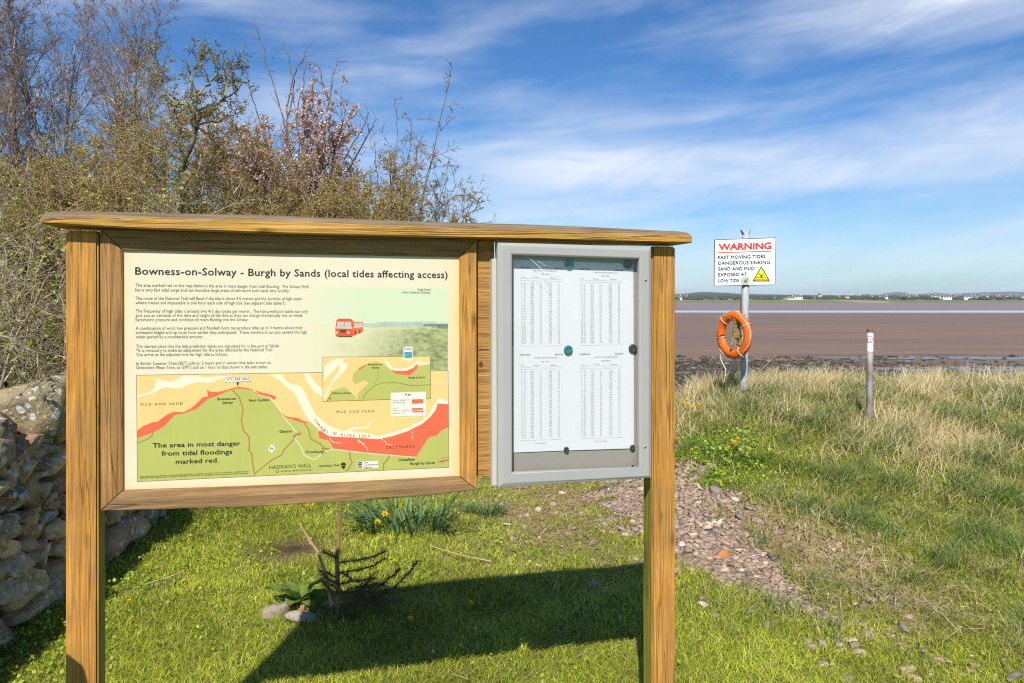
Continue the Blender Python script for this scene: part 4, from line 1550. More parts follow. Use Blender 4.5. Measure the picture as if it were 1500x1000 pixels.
def tide_sheet(q, head, label, layer):
    """q: tl,tr,br,bl pixels of the sheet"""
    n = SN + 0.0009 * layer
    P4 = [loc(x, y, n) for x, y in q]
    org = (P4[0] + P4[1] + P4[2] + P4[3]) / 4
    W_ = ORG + Vector((org.x * CT - org.y * ST, org.x * ST + org.y * CT, org.z))
    r = empty('tide_table', W_, TH, label=label, cat='paper sheet', group='printed tide tables in the case')
    tl, tr, br, bl = q

    def fr(x, y, nn):          # pixel -> sheet frame
        return loc(x, y, nn) - org

    def uv(a, b):
        x = (tl[0] * (1 - a) + tr[0] * a) * (1 - b) + (bl[0] * (1 - a) + br[0] * a) * b
        y = (tl[1] * (1 - a) + tr[1] * a) * (1 - b) + (bl[1] * (1 - a) + br[1] * a) * b
        return x, y
    # slightly cockled paper
    nx, ny = 16, 22
    V = []
    ph = rngT.random() * 6
    for j in range(ny + 1):
        for i in range(nx + 1):
            a, b = i / nx, j / ny
            p = fr(*uv(a, b), n)
            p.y -= 0.0005 * math.sin(a * 9 + ph) * math.sin(b * 7 + ph * 2) * min(1, 6 * b, 6 * (1 - b)) + 0.0003
            V.append(p)
    i = np.arange(nx * ny)
    rr, cc = i // nx, i % nx
    a0 = rr * (nx + 1) + cc
    Fq = np.stack([a0, a0 + nx + 1, a0 + nx + 2, a0 + 1], 1)
    link('page', mesh_np('page', V, Fq.ravel(), np.full(len(Fq), 4)), M_paper, r, True)
    tn = n + 0.0011
    t1 = TextBlock(fr)

    def put(T, body, a, b, a2, cap_, bold=0.0):
        x0, y0 = uv(a, b)
        x1, y1 = uv(a2, b)
        T.line(body, x0, y0, x1, y1, cap_, tn, bold)
    put(t1, head, 0.12, 0.085, 0.29, 2.0, 0.03)
    put(t1, 'SILLOTH', 0.70, 0.085, 0.83, 2.0, 0.03)
    put(t1, 'HEIGHTS IN METRES ABOVE DATUM', 0.36, 0.115, 0.74, 1.7)
    put(t1, 'High Water', 0.47, 0.15, 0.62, 1.9)
    put(t1, 'Date', 0.15, 0.185, 0.20, 1.5)
    put(t1, 'Morning', 0.34, 0.185, 0.44, 1.5)
    put(t1, 'Afternoon', 0.62, 0.185, 0.73, 1.5)
    put(t1, 'Crown Copyright', 0.36, 0.925, 0.56, 1.5)
    t1.build('heading_lettering', M_print_dark, r)
    tg = TextBlock(fr)
    rows = 30
    for k in range(rows):
        b = 0.245 + 0.62 * k / (rows - 1)
        put(tg, str(k + 1), 0.145, b, 0.145 + (0.012 if k < 9 else 0.026), 1.65, 0.02)
        put(tg, rngT.choice(['MO', 'TU', 'WE', 'TH', 'FR', 'SA', 'SU']), 0.185, b, 0.215, 1.65, 0.02)
        for (ca, cb) in ((0.295, 0.35), (0.445, 0.48), (0.595, 0.65), (0.745, 0.78)):
            s_ = '%02d%02d' % (rngT.randint(0, 23), rngT.randint(0, 59)) if cb - ca > 0.04 else '%d.%d' % (rngT.randint(6, 9), rngT.randint(0, 9))
            put(tg, s_, ca, b, cb, 1.65, 0.02)
    tg.build('figure_lettering', M_print_grey, r)
    ln = MB()

    def seg(a, b, a2, b2, w=0.0004):
        A_, B_ = fr(*uv(a, b), tn), fr(*uv(a2, b2), tn)
        d_ = (B_ - A_).normalized()
        n_ = Vector((-d_.z, 0, d_.x)) * w
        ln.add([A_ + n_, B_ + n_, B_ - n_, A_ - n_], [(0, 1, 2, 3)])
    for b in (0.195, 0.215, 0.89):
        seg(0.12, b, 0.82, b)
    for a in (0.12, 0.25, 0.40, 0.54, 0.69, 0.82):
        seg(a, 0.165, a, 0.89, 0.0003)
    ln.build('table_lines', flat('print_faint', (0.58, 0.58, 0.62), 0.8), r)
    return r


tide_sheet([(751, 380.5), (839, 383.5), (839.5, 520), (751.5, 521.5)], 'MARCH 2016', 'white tide table sheet at the upper left inside the grey case', 0)
tide_sheet([(838, 383.5), (927.6, 387), (928.4, 518), (838.6, 520)], 'APRIL 2016', 'white tide table sheet at the upper right inside the grey case', 1)
tide_sheet([(750.6, 506.5), (839.4, 506), (840, 658.4), (751.2, 662)], 'MAY 2016', 'white tide table sheet at the lower left inside the grey case', 2)
tide_sheet([(838.6, 506), (928.2, 505), (928.8, 655.6), (839, 658.6)], 'JUNE 2016', 'white tide table sheet at the lower right inside the grey case', 3)

for (px, py, rpx, m, label) in ((833.8, 387, 6.3, M_teal, 'round teal magnet holding the top sheets at the middle of the case'),
                                (919.5, 387.5, 6.3, M_dark, 'round dark magnet at the upper right corner of the sheets'),
                                (832.2, 511.4, 6.3, M_teal, 'round teal magnet at the centre of the four sheets'),
                                (926.8, 509.6, 6.0, M_dark, 'round dark magnet on the right edge halfway down the sheets'),
                                (829.4, 657.2, 3.6, M_dark, 'small dark magnet at the bottom middle of the sheets'),
                                (926.4, 654.2, 3.6, M_dark, 'small dark magnet at the lower right corner of the sheets')):
    n = SN + 0.0062
    c_ = loc(px, py, n)
    rad_ = (loc(px + rpx, py, n) - c_).length
    W_ = ORG + Vector((c_.x * CT - c_.y * ST, c_.x * ST + c_.y * CT, c_.z))
    mb = MB()
    prof = [(1.0, 0.0), (1.0, 0.0035), (0.9, 0.005), (0.6, 0.0058), (0.55, 0.0052)]
    vs, fs = [], []
    for (q, h_) in prof:
        for k in range(20):
            a = 2 * math.pi * k / 20
            vs.append((rad_ * q * math.cos(a), -h_, rad_ * q * math.sin(a)))
    for j in range(len(prof) - 1):
        for k in range(20):
            fs.append((j * 20 + k, j * 20 + (k + 1) % 20, (j + 1) * 20 + (k + 1) % 20, (j + 1) * 20 + k))
    fs.append(tuple((len(prof) - 1) * 20 + k for k in range(20)))
    mb.add(vs, fs)
    o = mb.build('magnet', m, smooth=True)
    o.location = W_
    o.rotation_euler = (0, 0, TH)
    tag(o, label, 'magnet', 'magnets holding the tide tables')

# ================================================================ warning sign, life ring, marker post
def galv_mat(nm='weathered_galvanised', r0=0.60, ca=(0.30, 0.31, 0.33), cb=(0.52, 0.53, 0.55)):
    t = NT(nm)
    v = t.coord((1, 1, 0.35))
    n1 = t.noise(v, 14, 6, 0.65)
    n2 = t.noise(v, 5, 5, 0.6)
    c = t.ramp(n1, [(0.3, ca), (0.7, cb)])
    rf = t.ramp(n2, [(r0, (0, 0, 0)), (r0 + 0.1, (1, 1, 1))])
    c = t.mix(t.math('MULTIPLY', rf, 0.8), c, (0.16, 0.065, 0.03))
    return t.finish(c, 0.65, t.bump(n1, 0.3, 0.004), metal=0.08)


M_galv = galv_mat()
M_rust = flat('rusty_steel', (0.20, 0.095, 0.045), 0.8, var=0.45, vs=25)
M_signwhite = flat('sign_white', (0.80, 0.80, 0.80), 0.45, var=0.03)
M_signred = flat('sign_red', (0.70, 0.035, 0.03), 0.45)
M_signblack = flat('sign_black', (0.02, 0.02, 0.022), 0.45)
M_signyellow = flat('sign_yellow', (0.80, 0.66, 0.03), 0.45)
WY = 8.55


def gz1(x, y):
    return float(gz(x, y))


wb = at(1089.8, 563, WY + 0.06)
wtop = at(1092.8, 338, WY + 0.06)
wz = gz1(wb.x, wb.y)
ws = empty('warning_sign', (wb.x, wb.y, wz), 0, label='white tidal warning sign with red heading on a weathered grey pole', cat='warning sign')


def wfr(px, py, n):
    p = at(px, py, WY - n) - Vector((wb.x, wb.y, wz))
    return p


wtl = wtop - Vector((wb.x, wb.y, wz))
MB().tube([(0, 0, -0.4), (0, 0, 0), wtl * 0.5, wtl * 0.985], 0.044, 14).build('pole', M_galv, ws, smooth=True)
# torn, splayed pole top
tp = MB()
for a, l_, sp_ in ((200, 0.05, 0.035), (330, 0.06, 0.012), (80, 0.045, 0.01)):
    ca, sa = math.cos(R(a)), math.sin(R(a))
    b_ = wtl * 0.985 + Vector((ca * 0.04, sa * 0.04, -0.02))
    s1 = Vector((-sa, ca, 0)) * 0.024
    t_ = b_ + Vector((ca * sp_, sa * sp_, l_))
    o_ = Vector((ca, sa, 0)) * 0.004
    tp.add([b_ - s1, b_ + s1, t_ + s1 * 0.6, t_ - s1 * 0.6, b_ - s1 - o_, b_ + s1 - o_, t_ + s1 * 0.6 - o_, t_ - s1 * 0.6 - o_],
           [(0, 1, 2, 3), (7, 6, 5, 4), (0, 1, 5, 4), (1, 2, 6, 5), (2, 3, 7, 6), (3, 0, 4, 7)])
tp.build('pole_tip', M_galv, ws)
SQ = [(1046.4, 351.4), (1136.9, 348.4), (1135.9, 418.1), (1045.8, 419.8)]


def wpoly(name, polys, n, m, parent):
    mb = MB()
    for pts in polys:
        v = [wfr(x, y, n) for x, y in pts]
        mb.add(v, [tuple(range(len(v)))])
    return mb.build(name, m, parent)


f_ = [wfr(x, y, 0.0) for x, y in SQ]
bk = [Vector((p.x, p.y + 0.012, p.z)) for p in f_]
sp_ = MB().add(f_ + bk, [(0, 1, 2, 3), (7, 6, 5, 4), (0, 1, 5, 4), (1, 2, 6, 5), (2, 3, 7, 6), (3, 0, 4, 7)]).build('sign_plate', M_signblack, ws, 0.004, 2)


def inset(q, d):
    cx = sum(p[0] for p in q) / 4
    cy = sum(p[1] for p in q) / 4
    return [(x + (d if x < cx else -d), y + (d if y < cy else -d)) for x, y in q]


wpoly('plate_face', [inset(SQ, 0.9)], 0.002, M_signwhite, sp_)
wt = TextBlock(wfr)
q2 = lambda x, y: (1040 + x * 105 / 1167, 335 + y * 90 / 1000)
wt.line('WARNING', *q2(145, 352), *q2(992, 330), 9.0, 0.006, 0.035, 1.0)
wt.build('warning_lettering', M_signred, sp_)
wpoly('warning_underline', stroke([q2(135, 394), q2(990, 370)], 1.0), 0.005, M_signred, sp_)
wt = TextBlock(wfr)
for body, xa, ya, xb, yb in (('FAST MOVING TIDES.', 135, 498, 918, 480), ('DANGEROUS SINKING', 135, 590, 975, 578), ('SAND AND MUD', 135, 685, 725, 675), ('EXPOSED AT', 135, 780, 605, 770), ('LOW TIDE', 135, 876, 478, 872)):
    wt.line(body, *q2(xa, ya), *q2(xb, yb), 4.6, 0.006, 0.016)
wt.build('message_lettering', M_signblack, sp_)
wpoly('hazard_triangle', [[q2(838, 612), q2(980, 862), q2(690, 862)]], 0.005, M_signblack, sp_)
wpoly('hazard_yellow', [[q2(838, 640), q2(955, 848), q2(715, 848)]], 0.007, M_signyellow, sp_)
wave = lambda y, a, xs_: [q2(x, y + a * math.sin((x - 700) / 26.0)) for x in xs_]
wpoly('hazard_figure', stroke(wave(832, 6, range(722, 950, 13)), 0.55) + stroke(wave(800, 7, range(742, 930, 13)), 0.6) + stroke([q2(800, 730), q2(815, 760), q2(838, 780), q2(862, 760), q2(878, 735)], 0.6)
      + [[q2(838 + 13 * math.cos(a), 765 + 15 * math.sin(a)) for a in np.linspace(0, 6.28, 9)[:-1]], [q2(815, 800), q2(838, 770), q2(862, 800)]], 0.009, M_signblack, sp_)
cc_ = wfr(1091.6, 411.5, 0.002)
MB().tube([cc_, cc_ + Vector((0, -0.006, 0))], 0.052, 16).build('weathered_patch', flat('flaked_paint', (0.46, 0.44, 0.33), 0.8, var=0.5, vs=40), sp_)
MB().tube([cc_ + Vector((0, -0.006, 0)), cc_ + Vector((0, -0.018, 0))], 0.016, 6).build('bolt', M_steel, sp_)
# bracket the ring hangs on
hk = wfr(1086, 465, 0.0)
MB().tube([hk + Vector((0.0, 0.06, 0.0)), hk + Vector((-0.06, -0.02, 0.0)), hk + Vector((-0.075, -0.10, 0.015)), hk + Vector((-0.075, -0.12, 0.05))], 0.011, 6).build('ring_hook', M_rust, ws)
MB().tube([wtl * 0.60 + Vector((-0.046, 0, 0)), wtl * 0.34 + Vector((-0.046, 0, 0))], 0.014, 6).build('rust_bracket', M_rust, ws)

# life ring
RC = at(1075.3, 490.5, WY - 0.13)
ring = empty('life_ring', RC, 0, label='orange life ring hanging on the warning sign pole', cat='life ring')
ring.rotation_euler = (0, R(7), R(-64))
M_orange = flat('orange_plastic', (0.76, 0.135, 0.008), 0.5, var=0.16, vs=11)
Rm, rm = 0.221, 0.053
vs, fs = [], []
NU, NV = 56, 16
for i in range(NU):
    a = 2 * math.pi * i / NU
    for j in range(NV):
        b = 2 * math.pi * j / NV
        q = Rm + rm * math.cos(b)
        vs.append((q * math.cos(a), rm * 0.85 * math.sin(b), q * math.sin(a)))
for i in range(NU):
    for j in range(NV):
        fs.append((i * NV + j, i * NV + (j + 1) % NV, ((i + 1) % NU) * NV + (j + 1) % NV, ((i + 1) % NU) * NV + j))
MB().add(vs, fs).build('float', M_orange, ring, smooth=True)
M_cord = flat('white_cord', (0.62, 0.58, 0.48), 0.9, var=0.2, vs=60)
M_rope = flat('tan_rope', (0.27, 0.185, 0.065), 0.95, var=0.45, vs=70)
cord = []
K = 96
for i in range(K + 1):
    a = 2 * math.pi * i / K
    k4 = abs(math.sin(2 * (a + 0.6)))
    q = Rm + rm * (0.75 + 0.3 * k4)
    cord.append((q * math.cos(a), -rm * (0.72 - 0.5 * k4), q * math.sin(a)))
MB().tube(cord, 0.0045, 5, cap=False).build('grab_line', M_cord, ring)
for a0 in (35, 140, 200, 310):
    lp = []
    for j in range(15):
        b = 2 * math.pi * j / 14
        q = Rm + (rm + 0.006) * math.cos(b)
        lp.append((q * math.cos(R(a0)), (rm * 0.85 + 0.007) * math.sin(b), q * math.sin(R(a0))))
    MB().tube(lp, 0.005, 5, cap=False).build('lashing', M_cord, ring)
dl = [(-0.17, -0.02, -0.235), (-0.175, -0.02, -0.30), (-0.13, -0.01, -0.37), (-0.09, 0.0, -0.42), (-0.085, 0.0, -0.50), (-0.10, 0.0, -0.58)]
MB().tube(dl, 0.006, 5).build('loose_end', M_cord, ring)
# throw rope bundle
rb0 = at(1077.0, 470, WY - 0.16)
rope = empty('throw_rope', rb0, 0, label='tan throwing rope bundled and hung inside the orange life ring', cat='rope')
mb = MB()
rg = random.Random(4)
for k in range(15):
    ox, oy = rg.uniform(-0.055, 0.055), rg.uniform(-0.04, 0.04)
    L_ = rg.uniform(0.27, 0.34)
    pts = []
    for j in range(15):
        t_ = j / 14
        pin = 0.35 + 0.65 * abs(2 * t_ - 1) ** 1.4
        pts.append((ox * pin * (1.5 if t_ > 0.5 else 1.2) + 0.006 * math.sin(j * 1.7 + k) + (0.02 * (1 - t_)), oy * pin, -L_ * t_ + 0.02))
    mb.tube(pts, 0.0095, 5)
mb.build('hank', M_rope, rope)
mb = MB()
wp = []
for j in range(100):
    t_ = j / 99
    a = t_ * 2 * math.pi * 7
    wp.append((0.043 * math.cos(a) + 0.012, 0.04 * math.sin(a), -0.10 - 0.10 * t_))
mb.tube(wp, 0.0085, 5)
mb.build('binding_turns', M_rope, rope)
mb = MB()
mb.tube([(-0.02, 0, 0.0), (-0.06, -0.03, 0.02), (-0.13, -0.05, 0.055), (-0.2, -0.06, 0.05), (-0.25, -0.06, 0.01)], 0.008, 5)
mb.tube([(0.02, 0, 0.0), (0.05, -0.03, 0.045), (0.11, -0.05, 0.07)], 0.008, 5)
mb.tube([(0.0, 0, 0.0), (0.015, -0.01, 0.04), (0.0, 0.0, 0.075), (-0.02, 0.01, 0.03), (0.01, 0, 0.0)], 0.009, 5)
mb.build('tail_ends', M_rope, rope)

# marker post with dog sticker
MY = 7.4
mb0 = at(1273.2, 617, MY)
mt0 = at(1274.6, 482, MY)
mz = gz1(mb0.x, mb0.y)
mp = empty('marker_post', (mb0.x, mb0.y, mz), 0, label='short rusty grey metal post with a white no-dogs sticker', cat='post')
top_ = Vector((mt0.x - mb0.x, 0, mt0.z - mz))
MB().tube([(0, 0, -0.3), (0, 0, 0), top_ * 0.5, top_ * 0.965], 0.0315, 14).build('tube', galv_mat('rusting_galvanised', 0.44, (0.20, 0.19, 0.18), (0.40, 0.385, 0.37)), mp, smooth=True)
MB().tube([top_ * 0.96, top_ * 0.995, top_], [0.033, 0.033, 0.02], 14).build('tube_cap', M_rust, mp)


def cyl(px, py, extra):
    """pixel -> point on the post's curved front"""
    zc = H + (HOR - py) / F * (MY - 0.03) - mz
    ax = top_.x * zc / top_.z
    x = (px - 750) / F * (MY - 0.03) - mb0.x - ax
    r_ = 0.0315 + extra
    x = max(-r_, min(r_, x))
    return Vector((ax + x, -math.sqrt(max(0, r_ * r_ - x * x)), zc))


def cyl_strip(pts_rows, extra, name, m, parent):
    mb = MB()
    rows_ = [[cyl(x, y, extra) for x, y in r_] for r_ in pts_rows]
    n = len(rows_[0])
    mb.add([p for r_ in rows_ for p in r_], [(i * n + j, i * n + j + 1, (i + 1) * n + j + 1, (i + 1) * n + j) for i in range(len(rows_) - 1) for j in range(n - 1)])
    return mb.build(name, m, parent)


ks = []
zt_, zb_ = cyl(1274.5, 483.8, 0).z, cyl(1274.3, 514, 0).z
for z_ in (zb_, zt_):
    ax = top_.x * z_ / top_.z
    ks.append([(ax + 0.0322 * math.sin(a), -0.0322 * math.cos(a), z_) for a in np.linspace(-2.1, 2.1, 22)])
st_ = MB().add(ks[0] + ks[1], [(j, j + 1, 22 + j + 1, 22 + j) for j in range(21)]).build('sticker', M_signwhite, mp, smooth=True)
cx_, cy_ = 1274.3, 497.0
ang = np.linspace(0, 2 * math.pi, 25)
cyl_strip([[(cx_ + 4.2 * math.cos(a), cy_ + 4.6 * math.sin(a)) for a in ang], [(cx_ + 3.3 * math.cos(a), cy_ + 3.7 * math.sin(a)) for a in ang]], 0.0013, 'ban_circle', M_signred, st_)
cyl_strip([[(cx_ - 2.9, cy_ - 2.6), (cx_ + 2.5, cy_ + 3.1)], [(cx_ - 2.4, cy_ - 3.1), (cx_ + 3.0, cy_ + 2.6)]], 0.0018, 'ban_slash', M_signred, st_)
dogb = MB()
for poly_ in ([(-2.3, 0.6), (-2.0, -0.3), (0.9, -0.9), (1.2, 0.0), (-1.6, 0.9)], [(0.7, -0.8), (1.3, -2.0), (2.4, -1.6), (1.2, -0.2)], [(-2.2, 0.3), (-1.6, 0.4), (-1.9, 2.2), (-2.3, 2.2)], [(0.4, 0.2), (1.0, 0.0), (0.9, 1.9), (0.5, 1.9)], [(-2.3, 0.4), (-2.0, 0.1), (-2.9, -1.0)]):
    v = [cyl(cx_ + x, cy_ + y, 0.0015) for x, y in poly_]
    dogb.add(v, [tuple(range(len(v)))])
dogb.build('dog_symbol', M_signblack, st_)
lnb = MB()
for yy in (504.5, 506.5, 508.5, 510.5):
    v = [cyl(1271.2, yy, 0.0012), cyl(1277.4, yy, 0.0012), cyl(1277.4, yy + 0.7, 0.0012), cyl(1271.2, yy + 0.7, 0.0012)]
    lnb.add(v, [(0, 1, 2, 3)])
lnb.build('sticker_lines', flat('sticker_grey', (0.45, 0.45, 0.5), 0.6), st_)
v = [cyl(1277.0, 485.0, 0.0012), cyl(1278.6, 485.0, 0.0012), cyl(1278.6, 488.5, 0.0012), cyl(1277.0, 488.5, 0.0012)]
MB().add(v, [(0, 1, 2, 3)]).build('sticker_badge', flat('sticker_blue', (0.05, 0.15, 0.5), 0.5), st_)


# ================================================================ dry stone wall
def wall_x(y):
    return -2.70 - 0.13 * (np.asarray(y) - 3.8)


def stone_wall():
    rng = np.random.default_rng(21)
    P, Hf, Yw, Cc = [], [], [], []
    pal = np.array([[0.62, 0.43, 0.24], [0.50, 0.37, 0.23], [0.66, 0.46, 0.26], [0.56, 0.33, 0.18], [0.46, 0.37, 0.25], [0.62, 0.45, 0.21]])
    for face in (0, 1):
        z = 0.0
        row = 0
        while z < 0.97:
            hh = [0.19, 0.13, 0.16, 0.11, 0.15, 0.12, 0.14][row % 7] * rng.uniform(0.9, 1.1)
            y = 1.6 + rng.uniform(0, 0.2)
            while y < 9.2:
                w = rng.uniform(0.11, 0.34)
                x = wall_x(y) - 0.10 + 0.035 * (1 - z) * 2 - (0.42 if face else 0)
                P.append((x + rng.normal() * 0.02, y + w / 2, z + hh / 2 + rng.normal() * 0.02))
                Hf.append((0.15 + rng.uniform(0, 0.03), w / 2 * 1.04, hh / 2 * 1.06))
                Yw.append(rng.normal() * 0.06)
                Cc.append(pal[rng.integers(0, len(pal))] * rng.uniform(0.75, 1.2))
                y += w
            z += hh
            row += 1
    # small packing stones wedged in the joints
    for _ in range(420):
        y = rng.uniform(1.7, 9.0)
        z = rng.uniform(0.02, 0.95)
        q = rng.uniform(0.025, 0.055)
        P.append((float(wall_x(y)) + 0.005 + 0.07 * (1 - z), y, z))
        Hf.append((0.05, q * 1.4, q * 0.8))
        Yw.append(rng.normal() * 0.3)
        Cc.append(pal[rng.integers(0, len(pal))] * rng.uniform(0.7, 1.2))
    # coping boulders
    y = 1.5
    while y < 9.2:
        w = rng.uniform(0.3, 0.5)
        if abs(y + w / 2 - 4.2) > 0.34:
            P.append((wall_x(y) - 0.24, y + w / 2, 1.06 + rng.uniform(0, 0.05)))
            Hf.append((rng.uniform(0.2, 0.27), w / 2 * 1.02, rng.uniform(0.12, 0.17)))
            Yw.append(rng.normal() * 0.15)
            Cc.append(np.array([0.33, 0.26, 0.17]) * rng.uniform(0.8, 1.15))
        y += w
    # the big pale boulder and its neighbours near the left post
    for p, h_, c in (((-2.93, 4.33, 1.07), (0.25, 0.24, 0.185), (0.36, 0.29, 0.175)), ((-2.86, 3.86, 1.0), (0.2, 0.16, 0.16), (0.30, 0.175, 0.075)),
                     ((-2.80, 4.12, 0.86), (0.16, 0.16, 0.09), (0.24, 0.18, 0.12)), ((-2.76, 3.75, 0.80), (0.16, 0.17, 0.12), (0.16, 0.15, 0.13))):
        P.append(p)
        Hf.append(h_)
        Yw.append(0.2)
        Cc.append(np.array(c))
    P, Hf, Yw, Cc = np.array(P), np.array(Hf), np.array(Yw), np.array(Cc)
    V, Fm, idx = stones_np(P, Hf * np.array([[1.05, 1.2, 1.22]]), Yw, 33, 3, 0.5, 0.15, 0.10, 7)
    n0 = len(V)
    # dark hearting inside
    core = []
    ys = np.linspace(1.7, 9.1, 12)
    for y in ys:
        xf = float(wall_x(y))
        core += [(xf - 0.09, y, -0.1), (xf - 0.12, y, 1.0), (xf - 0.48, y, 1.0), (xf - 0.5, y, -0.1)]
    fl, cn = list(Fm.ravel()), [3] * len(Fm)
    for k in range(len(ys) - 1):
        for j in range(3):
            fl += [n0 + k * 4 + j, n0 + k * 4 + j + 1, n0 + (k + 1) * 4 + j + 1, n0 + (k + 1) * 4 + j]
            cn.append(4)
    V = np.concatenate([V, np.array(core)])
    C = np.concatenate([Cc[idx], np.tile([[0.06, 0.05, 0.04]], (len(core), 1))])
    o = link('stone_wall', mesh_np('stone_wall', V, fl, cn, C), M_wall, smooth=True)
    tag(o, 'old dry stone wall of lichened rounded stones behind the left post', 'wall')


stone_wall()


# ================================================================ loose stones
def one_stone(name, px, py, w, d, h, c, label, group=None, seed=1, yaw=0.0, power=0.8, rough=0.2, sub=3):
    p = gpoint(px, py)
    V, Fm, idx = stones_np(np.zeros((1, 3)), np.array([[w / 2, d / 2, h / 2]]), np.array([yaw]), seed, sub, power, rough, 0.1, 6)
    C = np.tile(np.array([c]), (len(V), 1))
    o = link(name, mesh_np(name, V, Fm.ravel(), np.full(len(Fm), 3), C), M_pebble, smooth=False)
    o.location = (p.x, p.y, p.z + h * 0.12)
    tag(o, label, 'stone', group)
    return o


one_stone('orange_stone', 1056, 818, 0.17, 0.11, 0.10, (0.45, 0.185, 0.075), 'rough orange-brown stone lying on the grey gravel path', seed=3, yaw=0.3, power=0.8, rough=0.2, sub=2)
one_stone('white_stone', 1000, 799, 0.085, 0.07, 0.06, (0.62, 0.56, 0.46), 'pale cream stone on the path beside the right post', seed=4)
one_stone('stone', 410, 900, 0.17, 0.11, 0.11, (0.30, 0.25, 0.175), 'pale flat stone left of the red one under the dead sapling', seed=5, yaw=0.5, sub=2, rough=0.3)
one_stone('stone', 447, 893, 0.13, 0.11, 0.09, (0.32, 0.17, 0.11), 'reddish stone between two pale stones under the dead sapling', seed=6, sub=2, rough=0.3)
one_stone('stone', 449, 910, 0.22, 0.08, 0.08, (0.34, 0.30, 0.24), 'longest pale grey stone in front of the dead sapling', seed=7, yaw=0.2, sub=2, rough=0.3)
one_stone('stone', 478, 890, 0.12, 0.09, 0.11, (0.29, 0.24, 0.17), 'pale upright stone touching the dead sapling stem', seed=8, sub=2, rough=0.3)
ST = [(1276, 880, 0.085, 0.07, (0.33, 0.26, 0.19), 'round tan stone in turf right of the path, beside a darker one'),
      (1313, 890, 0.10, 0.06, (0.22, 0.20, 0.20), 'dark grey stone in turf right of the round tan stone'),
      (1322, 922, 0.13, 0.05, (0.24, 0.205, 0.18), 'broad flat dull stone half buried at lower right'),
      (1274, 932, 0.055, 0.05, (0.42, 0.33, 0.22), 'small yellowish stone alone in the turf at lower right'),
      (1257, 958, 0.085, 0.05, (0.40, 0.31, 0.25), 'pinkish pale stone at lower right, left of a flat pair'),
      (1325, 982, 0.11, 0.07, (0.40, 0.30, 0.19), 'tan stone nearest the bottom right of the path'),
      (1341, 995, 0.08, 0.07, (0.38, 0.28, 0.18), 'tan stone cut by the bottom edge below another tan stone'),
      (1188, 950, 0.06, 0.05, (0.33, 0.25, 0.20), 'brown pebble at left of two close together at the end of the path'),
      (1205, 946, 0.06, 0.05, (0.31, 0.26, 0.22), 'grey brown pebble at right of two close together at the end of the path'),
      (1207, 973, 0.06, 0.04, (0.42, 0.37, 0.32), 'lone pale flat pebble in turf below the path end'),
      (1125, 918, 0.06, 0.05, (0.27, 0.26, 0.26), 'blue grey rounded pebble in turf at the foot of the path'),
      (1143, 890, 0.09, 0.10, (0.34, 0.25, 0.205), 'large pinkish slab where the gravel path narrows'),
      (1218, 820, 0.07, 0.05, (0.30, 0.27, 0.26), 'grey oval stone on the straw right of the gravel path'),
      (1141, 781, 0.10, 0.06, (0.27, 0.22, 0.19), 'brown flat stone half under grass on the right edge of the path'),
      (1296, 822, 0.07, 0.04, (0.62, 0.60, 0.56), 'bright white scrap of stone in the dry straw'),
      (1248, 845, 0.08, 0.04, (0.31, 0.26, 0.22), 'flat brown stone in straw below the grey oval stone'),
      (1046, 720, 0.14, 0.10, (0.27, 0.22, 0.19), 'big flat brown stone at the top right of the gravel path'),
      (868, 857, 0.12, 0.06, (0.36, 0.28, 0.19), 'tan stone at the edge of the board shadow left of the right post'),
      (790, 748, 0.09, 0.07, (0.44, 0.37, 0.28), 'pale stone in thin turf below the grey case'),
      (762, 757, 0.07, 0.06, (0.30, 0.22, 0.18), 'brownish stone left of the pale one below the grey case'),
      (821, 752, 0.06, 0.05, (0.32, 0.23, 0.18), 'pinkish brown stone right of the pale one below the grey case'),
      (899, 760, 0.12, 0.05, (0.25, 0.22, 0.21), 'long dark grey flat stone on the gravel below the grey case'),
      (1327, 640, 0.22, 0.12, (0.38, 0.31, 0.24), 'pale boulder half hidden in tall grass behind the marker post'),
      (1441, 668, 0.24, 0.12, (0.34, 0.28, 0.20), 'pale boulder half hidden in grass far right of the marker post')]
for i, (px, py, w, d, c, lab) in enumerate(ST):
    one_stone('stone', px, py, w, d, min(w, d) * 0.6 + 0.012 + (0.03 if 'boulder' in lab else 0), c, lab, seed=40 + i, yaw=(i * 0.7) % 3, sub=2)


def gravel():
    rng = np.random.default_rng(8)
    n = 90000
    x = rng.uniform(-0.9, 3.0, n)
    y = rng.uniform(2.7, 10.2, n)
    pm = path_mask(x, y)
    sp = sparse_mask(x, y)
    tail = 0.2 * tail_mask(x, y)
    prob = np.maximum(pm, np.maximum(tail, 0.045 * sp * (y < 7.5)))
    keep = rng.random(n) < prob
    x, y = x[keep], y[keep]
    n = len(x)
    s = rng.gamma(2.6, 0.0042, n) + 0.007
    s = np.clip(s, 0.008, 0.042)
    z = gz(x, y)
    P = np.stack([x, y, z + s * 0.25], 1)
    half = np.stack([s * rng.uniform(0.9, 1.6, n), s * rng.uniform(0.7, 1.1, n), s * rng.uniform(0.25, 0.5, n)], 1)
    V, Fm, idx = stones_np(P, half, rng.uniform(0, 6.28, n), 4, 1, 0.8, 0.22, 0.3, 2)
    pal = np.array([[0.33, 0.27, 0.215], [0.39, 0.31, 0.24], [0.26, 0.235, 0.21], [0.35, 0.265, 0.205], [0.28, 0.21, 0.155], [0.54, 0.47, 0.37], [0.18, 0.165, 0.155]])
    C = pal[rng.choice(7, n, p=[.22, .2, .16, .16, .12, .06, .08])] * rng.uniform(0.75, 1.2, (n, 1)) * np.array([[1.08, 0.98, 0.90]])
    o = link('gravel', mesh_np('gravel', V, Fm.ravel(), np.full(len(Fm), 3), C[idx]), M_pebble)
    tag(o, 'flat pinkish grey shingle covering the footpath beside the notice board', 'gravel', kind='stuff')


gravel()


